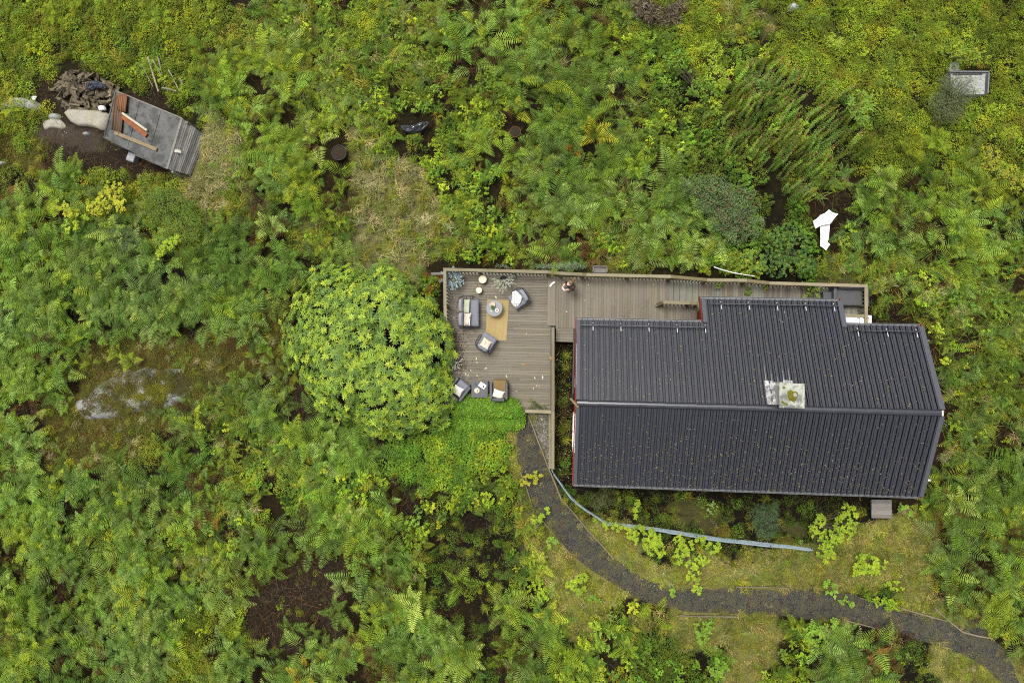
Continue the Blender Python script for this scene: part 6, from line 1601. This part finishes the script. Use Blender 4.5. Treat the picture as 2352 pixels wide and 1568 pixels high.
shrub('oak_sapling', 'yellow oak sapling left of its twin in the left bracken', 'sapling', [(150, 478, 32, 20, 20), (165, 492, 20, 12, 30)], OAKY, .8, 1.25)
shrub('oak_sapling', 'small yellow green sapling below the two yellow oaks at the left', 'sapling', [(163, 520, 20, 18, -20), (196, 502, 14, 8, 0)], OAK, .7, 1.1)
shrub('oak_sapling', 'yellow green sapling branch on the dark gap right of the left bracken', 'sapling', [(382, 566, 36, 13, -38), (366, 585, 12, 9, 0), (404, 550, 12, 12, 0)], OAK, .7, 1.15)
shrub('leafy_shrub', 'broad small leaved green shrub right of the yellow oaks at the left', 'shrub', [(385, 480, 62, 48, 20), (430, 520, 34, 36, 0), (350, 450, 30, 20, 0)], [(.13, .20, .028), (.10, .17, .03), (.17, .23, .03)], .7, 1.2, 1 / 26., .055, 'small', per=9)
shrub('leafy_shrub', 'greyish dark small leaved shrub in the middle of the left bracken', 'shrub', [(285, 548, 50, 30, 10)], [(.09, .13, .06), (.12, .16, .08), (.06, .09, .04)], .7, 1.1, 1 / 26., .05, 'small', per=8)
shrub('aspen_sapling', 'bright green sapling beside the net fence, leftmost of the bright ones on the lawn', 'sapling', [(1408, 1209, 30, 11, 8)], OAK, .5, .9)
shrub('aspen_sapling', 'large bright green sapling on the lawn just below the net fence', 'sapling', [(1480, 1232, 46, 22, 25), (1506, 1262, 24, 20, 0), (1462, 1215, 22, 12, 0)], OAK, .55, 1.0)
shrub('aspen_sapling', 'long bright green sapling trailing down the lawn towards the path', 'sapling', [(1572, 1268, 22, 34, 15), (1605, 1290, 26, 16, -15), (1560, 1235, 12, 14, 0), (1594, 1322, 16, 14, 0), (1602, 1352, 14, 15, 10)], OAK, .5, .95)
shrub('aspen_sapling', 'small bright green sprig standing in the gravel path', 'sapling', [(1548, 1364, 9, 14, 0)], OAKG, .2, .45)
shrub('aspen_sapling', 'small bright sapling below the yellow moss under the net fence', 'sapling', [(1636, 1258, 19, 12, -20), (1610, 1240, 18, 9, 0)], OAK, .4, .8)
shrub('aspen_sapling', 'bright green sapling left of the path bend in dark undergrowth', 'sapling', [(1322, 1346, 24, 24, 10), (1342, 1328, 14, 12, 0)], OAK, .5, .95)
shrub('aspen_sapling', 'tiny bright sapling on the lawn left of the path bend', 'sapling', [(1366, 1378, 13, 9, 0)], OAKG, .3, .6)
shrub('aspen_sapling', 'yellow green sapling leaning over the upper left path edging', 'sapling', [(1213, 1106, 20, 16, -40), (1236, 1090, 14, 8, -30)], OAKY, .4, .9)
shrub('aspen_sapling', 'yellow green sapling leaning over the left edge of the path, below the first', 'sapling', [(1240, 1188, 22, 10, -35), (1258, 1173, 12, 6, -25), (1226, 1194, 12, 8, 0)], OAK, .4, .8)
shrub('aspen_sapling', 'bright green sapling outside the left edging before the path bends', 'sapling', [(1271, 1248, 16, 14, 0)], OAKG, .4, .8)
shrub('aspen_sapling', 'bright green sapling pair below the middle of the path', 'sapling', [(1612, 1452, 22, 24, 10), (1634, 1432, 12, 10, 0)], OAKG, .5, .9)
shrub('aspen_sapling', 'bright green sapling at the bottom edge of the photo below the path', 'sapling', [(1650, 1538, 24, 24, 20)], OAKG, .5, .9)
shrub('aspen_sapling', 'large yellow green sapling at the right end of the net fence', 'sapling', [(1880, 1212, 18, 32, 5), (1945, 1200, 26, 44, 15), (1915, 1232, 26, 18, -20), (1898, 1268, 22, 24, 0)], OAK, .6, 1.2)
shrub('aspen_sapling', 'yellow green sapling low on the lawn right of the fence end', 'sapling', [(2000, 1300, 40, 20, -10), (1972, 1314, 18, 14, 0), (1990, 1282, 26, 10, 0)], OAK, .4, .8)
shrub('aspen_sapling', 'small yellow green sapling alone on the right part of the lawn', 'sapling', [(2058, 1345, 24, 10, 12)], OAK, .3, .55)
shrub('aspen_sapling', 'small leafy sapling leaning over the path towards the right', 'sapling', [(1906, 1352, 14, 22, -30), (1938, 1378, 8, 9, 0), (1954, 1386, 6, 9, 0)], OAKG, .3, .7)
shrub('aspen_sapling', 'light green broad leaved shrub below the path at the right', 'sapling', [(1880, 1456, 34, 26, 10), (1912, 1436, 16, 14, 0)], OAKG, .5, .9)
shrub('aspen_sapling', 'bright sprig growing up between cabin eaves and the net fence', 'sapling', [(1460, 1168, 9, 22, 8)], OAK, .4, .8)
shrub('aspen_sapling', 'bright green sapling beside the landing step at the cabin corner', 'sapling', [(2078, 1166, 12, 10, 0), (2092, 1180, 8, 6, 0)], OAKG, .3, .7)
shrub('leafy_shrub', 'bright lime green leafy shrub in the thicket near the top, right of centre', 'shrub', [(1635, 128, 26, 40, 10), (1652, 180, 30, 26, 0), (1618, 105, 12, 20, 0)], [(.26, .36, .03), (.20, .31, .03), (.30, .38, .04)], .7, 1.2, 1 / 55., .085, 'leaf')
shrub('leafy_shrub', 'fresh green leafy shrub below the lime green one near the top', 'shrub', [(1622, 200, 40, 26, 15), (1560, 135, 34, 22, 0)], [(.16, .28, .035), (.13, .24, .035)], .6, 1.1, 1 / 55., .085, 'leaf')
shrub('leafy_shrub', 'light green leafy shrub at the right edge of the photo near the top', 'shrub', [(1735, 190, 32, 26, 0)], [(.14, .26, .06), (.12, .22, .05)], .6, 1.1, 1 / 55., .085, 'leaf')
shrub('rose_shrub', 'dark grey green shrub dotted with red berries above the cabin', 'shrub', [(1650, 440, 44, 34, 20), (1705, 462, 40, 34, 0), (1665, 500, 46, 30, -10), (1722, 515, 34, 34, 0), (1600, 425, 36, 26, 0), (1625, 470, 30, 24, 0), (1690, 540, 30, 20, 0)], [(.095, .15, .055), (.13, .18, .075), (.07, .11, .045), (.16, .20, .10), (.10, .16, .04)], .7, 1.35, 1 / 34., .075, 'small', berries=.10, per=7)
shrub('currant_shrub', 'deep green lobed leaf shrub between the berry shrub and the top railing', 'shrub', [(1808, 560, 52, 46, 0), (1782, 610, 44, 28, 10), (1850, 610, 26, 26, 0)], [(.065, .135, .028), (.085, .16, .03), (.05, .105, .026), (.13, .20, .035)], .6, 1.1, 1 / 50., .09, 'lobed', per=4)
shrub('currant_shrub', 'yellow tinged lobed leaf shrub touching the middle of the top railing', 'shrub', [(1716, 600, 40, 30, 0), (1740, 624, 30, 14, 0)], [(.16, .24, .03), (.22, .26, .03), (.10, .18, .03)], .5, 1.0, 1 / 55., .09, 'lobed', per=4)
shrub('leafy_shrub', 'grey green small leaved shrub growing over the lower left of the cold frame', 'shrub', [(2205, 208, 42, 34, -20), (2180, 240, 46, 40, 0), (2175, 190, 16, 20, 0)], [(.115, .135, .06), (.14, .165, .07), (.09, .11, .05)], .7, 1.25, 1 / 22., .05, 'small', per=8)
shrub('leafy_shrub', 'yellow green leafy shrub above the cold frame at the upper right', 'shrub', [(2190, 110, 50, 24, 10), (2240, 130, 40, 20, 0)], [(.20, .28, .03), (.15, .25, .035), (.26, .30, .03)], .6, 1.1, 1 / 55., .08, 'leaf')
shrub('yellow_shrub', 'golden yellow autumn shrub at the right edge, upper half', 'shrub', [(2300, 392, 50, 26, 15), (2340, 420, 30, 24, 0), (2275, 350, 24, 20, 0)], [(.34, .32, .03), (.28, .30, .035), (.24, .28, .03)], .6, 1.1, 1 / 40., .08, 'leaf')
shrub('rosette_plant', 'pale lime plant with starry narrow leaves in the upper right thicket', 'plant', [(1978, 246, 30, 36, 10), (1960, 235, 12, 14, 0)], [(.22, .34, .06), (.18, .30, .05)], .8, 1.2, 1 / 160., .20, 'needle', per=11)
shrub('silver_shrub', 'silvery green cushion shrub spilling over behind the top railing', 'shrub', [(1292, 613, 60, 9, 1), (1320, 608, 34, 8, 3), (1250, 610, 22, 6, -6)], [(.25, .32, .22), (.32, .38, .28), (.15, .26, .12), (.12, .24, .07)], .55, 1.1, 1 / 14., .05, 'needle', per=7)
shrub('silver_shrub', 'small silvery plant behind the upper left part of the top railing', 'shrub', [(1155, 612, 22, 5, 2)], [(.22, .27, .19), (.28, .33, .24)], .5, .95, 1 / 16., .05, 'needle', per=6)
shrub('spruce_seedling', 'feathery blue green seedling standing between the cabin and the net fence', 'sapling', [(1760, 1205, 30, 34, 0), (1742, 1180, 18, 26, 20), (1776, 1170, 14, 22, -10)], [(.075, .13, .055), (.10, .16, .07), (.06, .10, .045)], .3, 1.0, 1 / 16., .07, 'needle', per=8)
shrub('broom_shrub', 'feathery olive shrub with a brown middle below the lower left cabin corner', 'shrub', [(1392, 1138, 20, 26, 0), (1372, 1150, 18, 20, 0)], [(.10, .125, .045), (.08, .10, .03), (.06, .04, .018), (.13, .15, .06)], .3, .8, 1 / 12., .08, 'needle', per=9)
shrub('moss_tuft', 'bright yellow moss cushion on the rock just above the net fence', 'moss', [(1656, 1220, 26, 13, 8)], [(.22, .18, .012), (.17, .14, .012), (.26, .21, .02)], .42, .5, 1 / 6., .035, 'needle', per=7)
shrub('moss_tuft', 'dull yellow moss cushion beside the right end of the net fence', 'moss', [(1806, 1240, 20, 8, 6)], [(.17, .15, .012), (.13, .12, .012)], .32, .42, 1 / 6., .035, 'needle', per=7)
shrub('fern_clump', 'pale lime lady fern clump standing out near the top right', 'fern', [(1915, 100, 22, 24, 0)], [(.27, .36, .04), (.32, .40, .05)], .5, .9, 1 / 40., .13, 'needle', per=9)
shrub('primrose', 'pale green leaf rosette on the dark rock below the cabin eaves', 'plant', [(1636, 1168, 13, 12, 0)], [(.14, .24, .05), (.18, .28, .07)], .42, .55, 1 / 60., .13, 'leaf', per=4)
shrub('brushwood', 'grey brown tangle of dead twigs at the top edge of the photo', 'brushwood', [(1490, 30, 34, 22, 20), (1536, 44, 30, 16, -10), (1470, 8, 30, 14, 0), (1555, 16, 24, 16, 0)], [(.13, .105, .07), (.10, .075, .045), (.18, .15, .11), (.05, .035, .02)], .15, .5, 1 / 30., .26, 'needle', per=4)
shrub('weed', 'green weeds growing through the deck at its lower right corner', 'plant', [(1238, 935, 26, 8, 0), (1222, 922, 8, 9, 0)], [(.08, .13, .03), (.11, .16, .035)], .52, .75, 1 / 26., .06, 'leaf', per=4, zb=Z1)
shrub('weed', 'yellow green weeds in the pale gravel under the cross railing', 'plant', [(1227, 955, 12, 5, 0)], [(.24, .30, .03)], .15, .3, 1 / 26., .06, 'leaf', per=4)
shrub('creeper', 'green creeper strand lying over the lower deck boards, right of the stairs', 'creeper', [(1718, 668, 6, 15, 4)], [(.14, .22, .03), (.09, .16, .03)], .1, .25, 1 / 22., .085, 'lobed', per=3, zb=Z3)
shrub('creeper', 'yellowish creeper sprig on the lower deck, right of the longer strand', 'creeper', [(1757, 661, 6, 8, 0)], [(.22, .27, .03)], .15, .3, 1 / 22., .085, 'lobed', per=3, zb=Z3)
shrub('creeper', 'creeper with yellow leaves hanging over the railing beside the stairs', 'creeper', [(1651, 655, 12, 6, -15)], [(.20, .26, .03), (.12, .2, .03)], .3, .6, 1 / 26., .085, 'lobed', per=3, zb=Z3)
shrub('creeper', 'leafy creeper over the lower deck left of the wicker footstool', 'creeper', [(1872, 668, 24, 14, 20), (1856, 655, 20, 8, 0), (1853, 684, 10, 9, 0)], [(.12, .19, .03), (.08, .14, .03), (.20, .26, .03)], .3, .7, 1 / 40., .085, 'lobed', per=3, zb=Z3)
# ferns that stand out by their colour
for lab, px, py, sc, k, tint, rz in (('golden yellow bracken fern lying in the green thicket, right of centre', 1365, 312, 1.25, 2, (.42, .40, .035), .9), ('orange tipped small bracken fern beside the golden one', 1322, 340, .8, 0, (.42, .24, .03), 2.2),
                             ('pale fern frond plant with bleached leaflets in the lower left thicket', 300, 1290, .8, 1, (.36, .38, .22), 1.1), ('rusty brown bracken fern at the far left edge', 8, 440, 1.0, 3, (.24, .11, .04), .2), ('small yellow fern among the stones left of the woodpile', 82, 243, .55, 0, (.30, .32, .03), 1.3),
                             ('rusty fern at the bottom among green bracken near the path', 2005, 1500, .8, 2, (.30, .15, .05), 2.), ('orange brown bracken fern near the top left of the deck corner', 995, 645, .8, 3, (.20, .10, .02), .3), ('yellow and orange bracken fern at the bottom edge of the photo', 700, 1545, 1.1, 4, (.40, .30, .03), 1.6),
                             ('bright lime bracken fern left of the yellow tub in the upper left', 520, 195, 1.15, 5, (.24, .36, .035), 2.6), ('orange withered bracken fern in the lower left thicket', 490, 1180, .8, 1, (.26, .13, .03), .5)):
    w = P(px, py, .4)
    o = fern_plant(lab, (w.x, w.y, ground_z(w.x, w.y) + .1), sc, k, (0, 0, rz), tint, None)
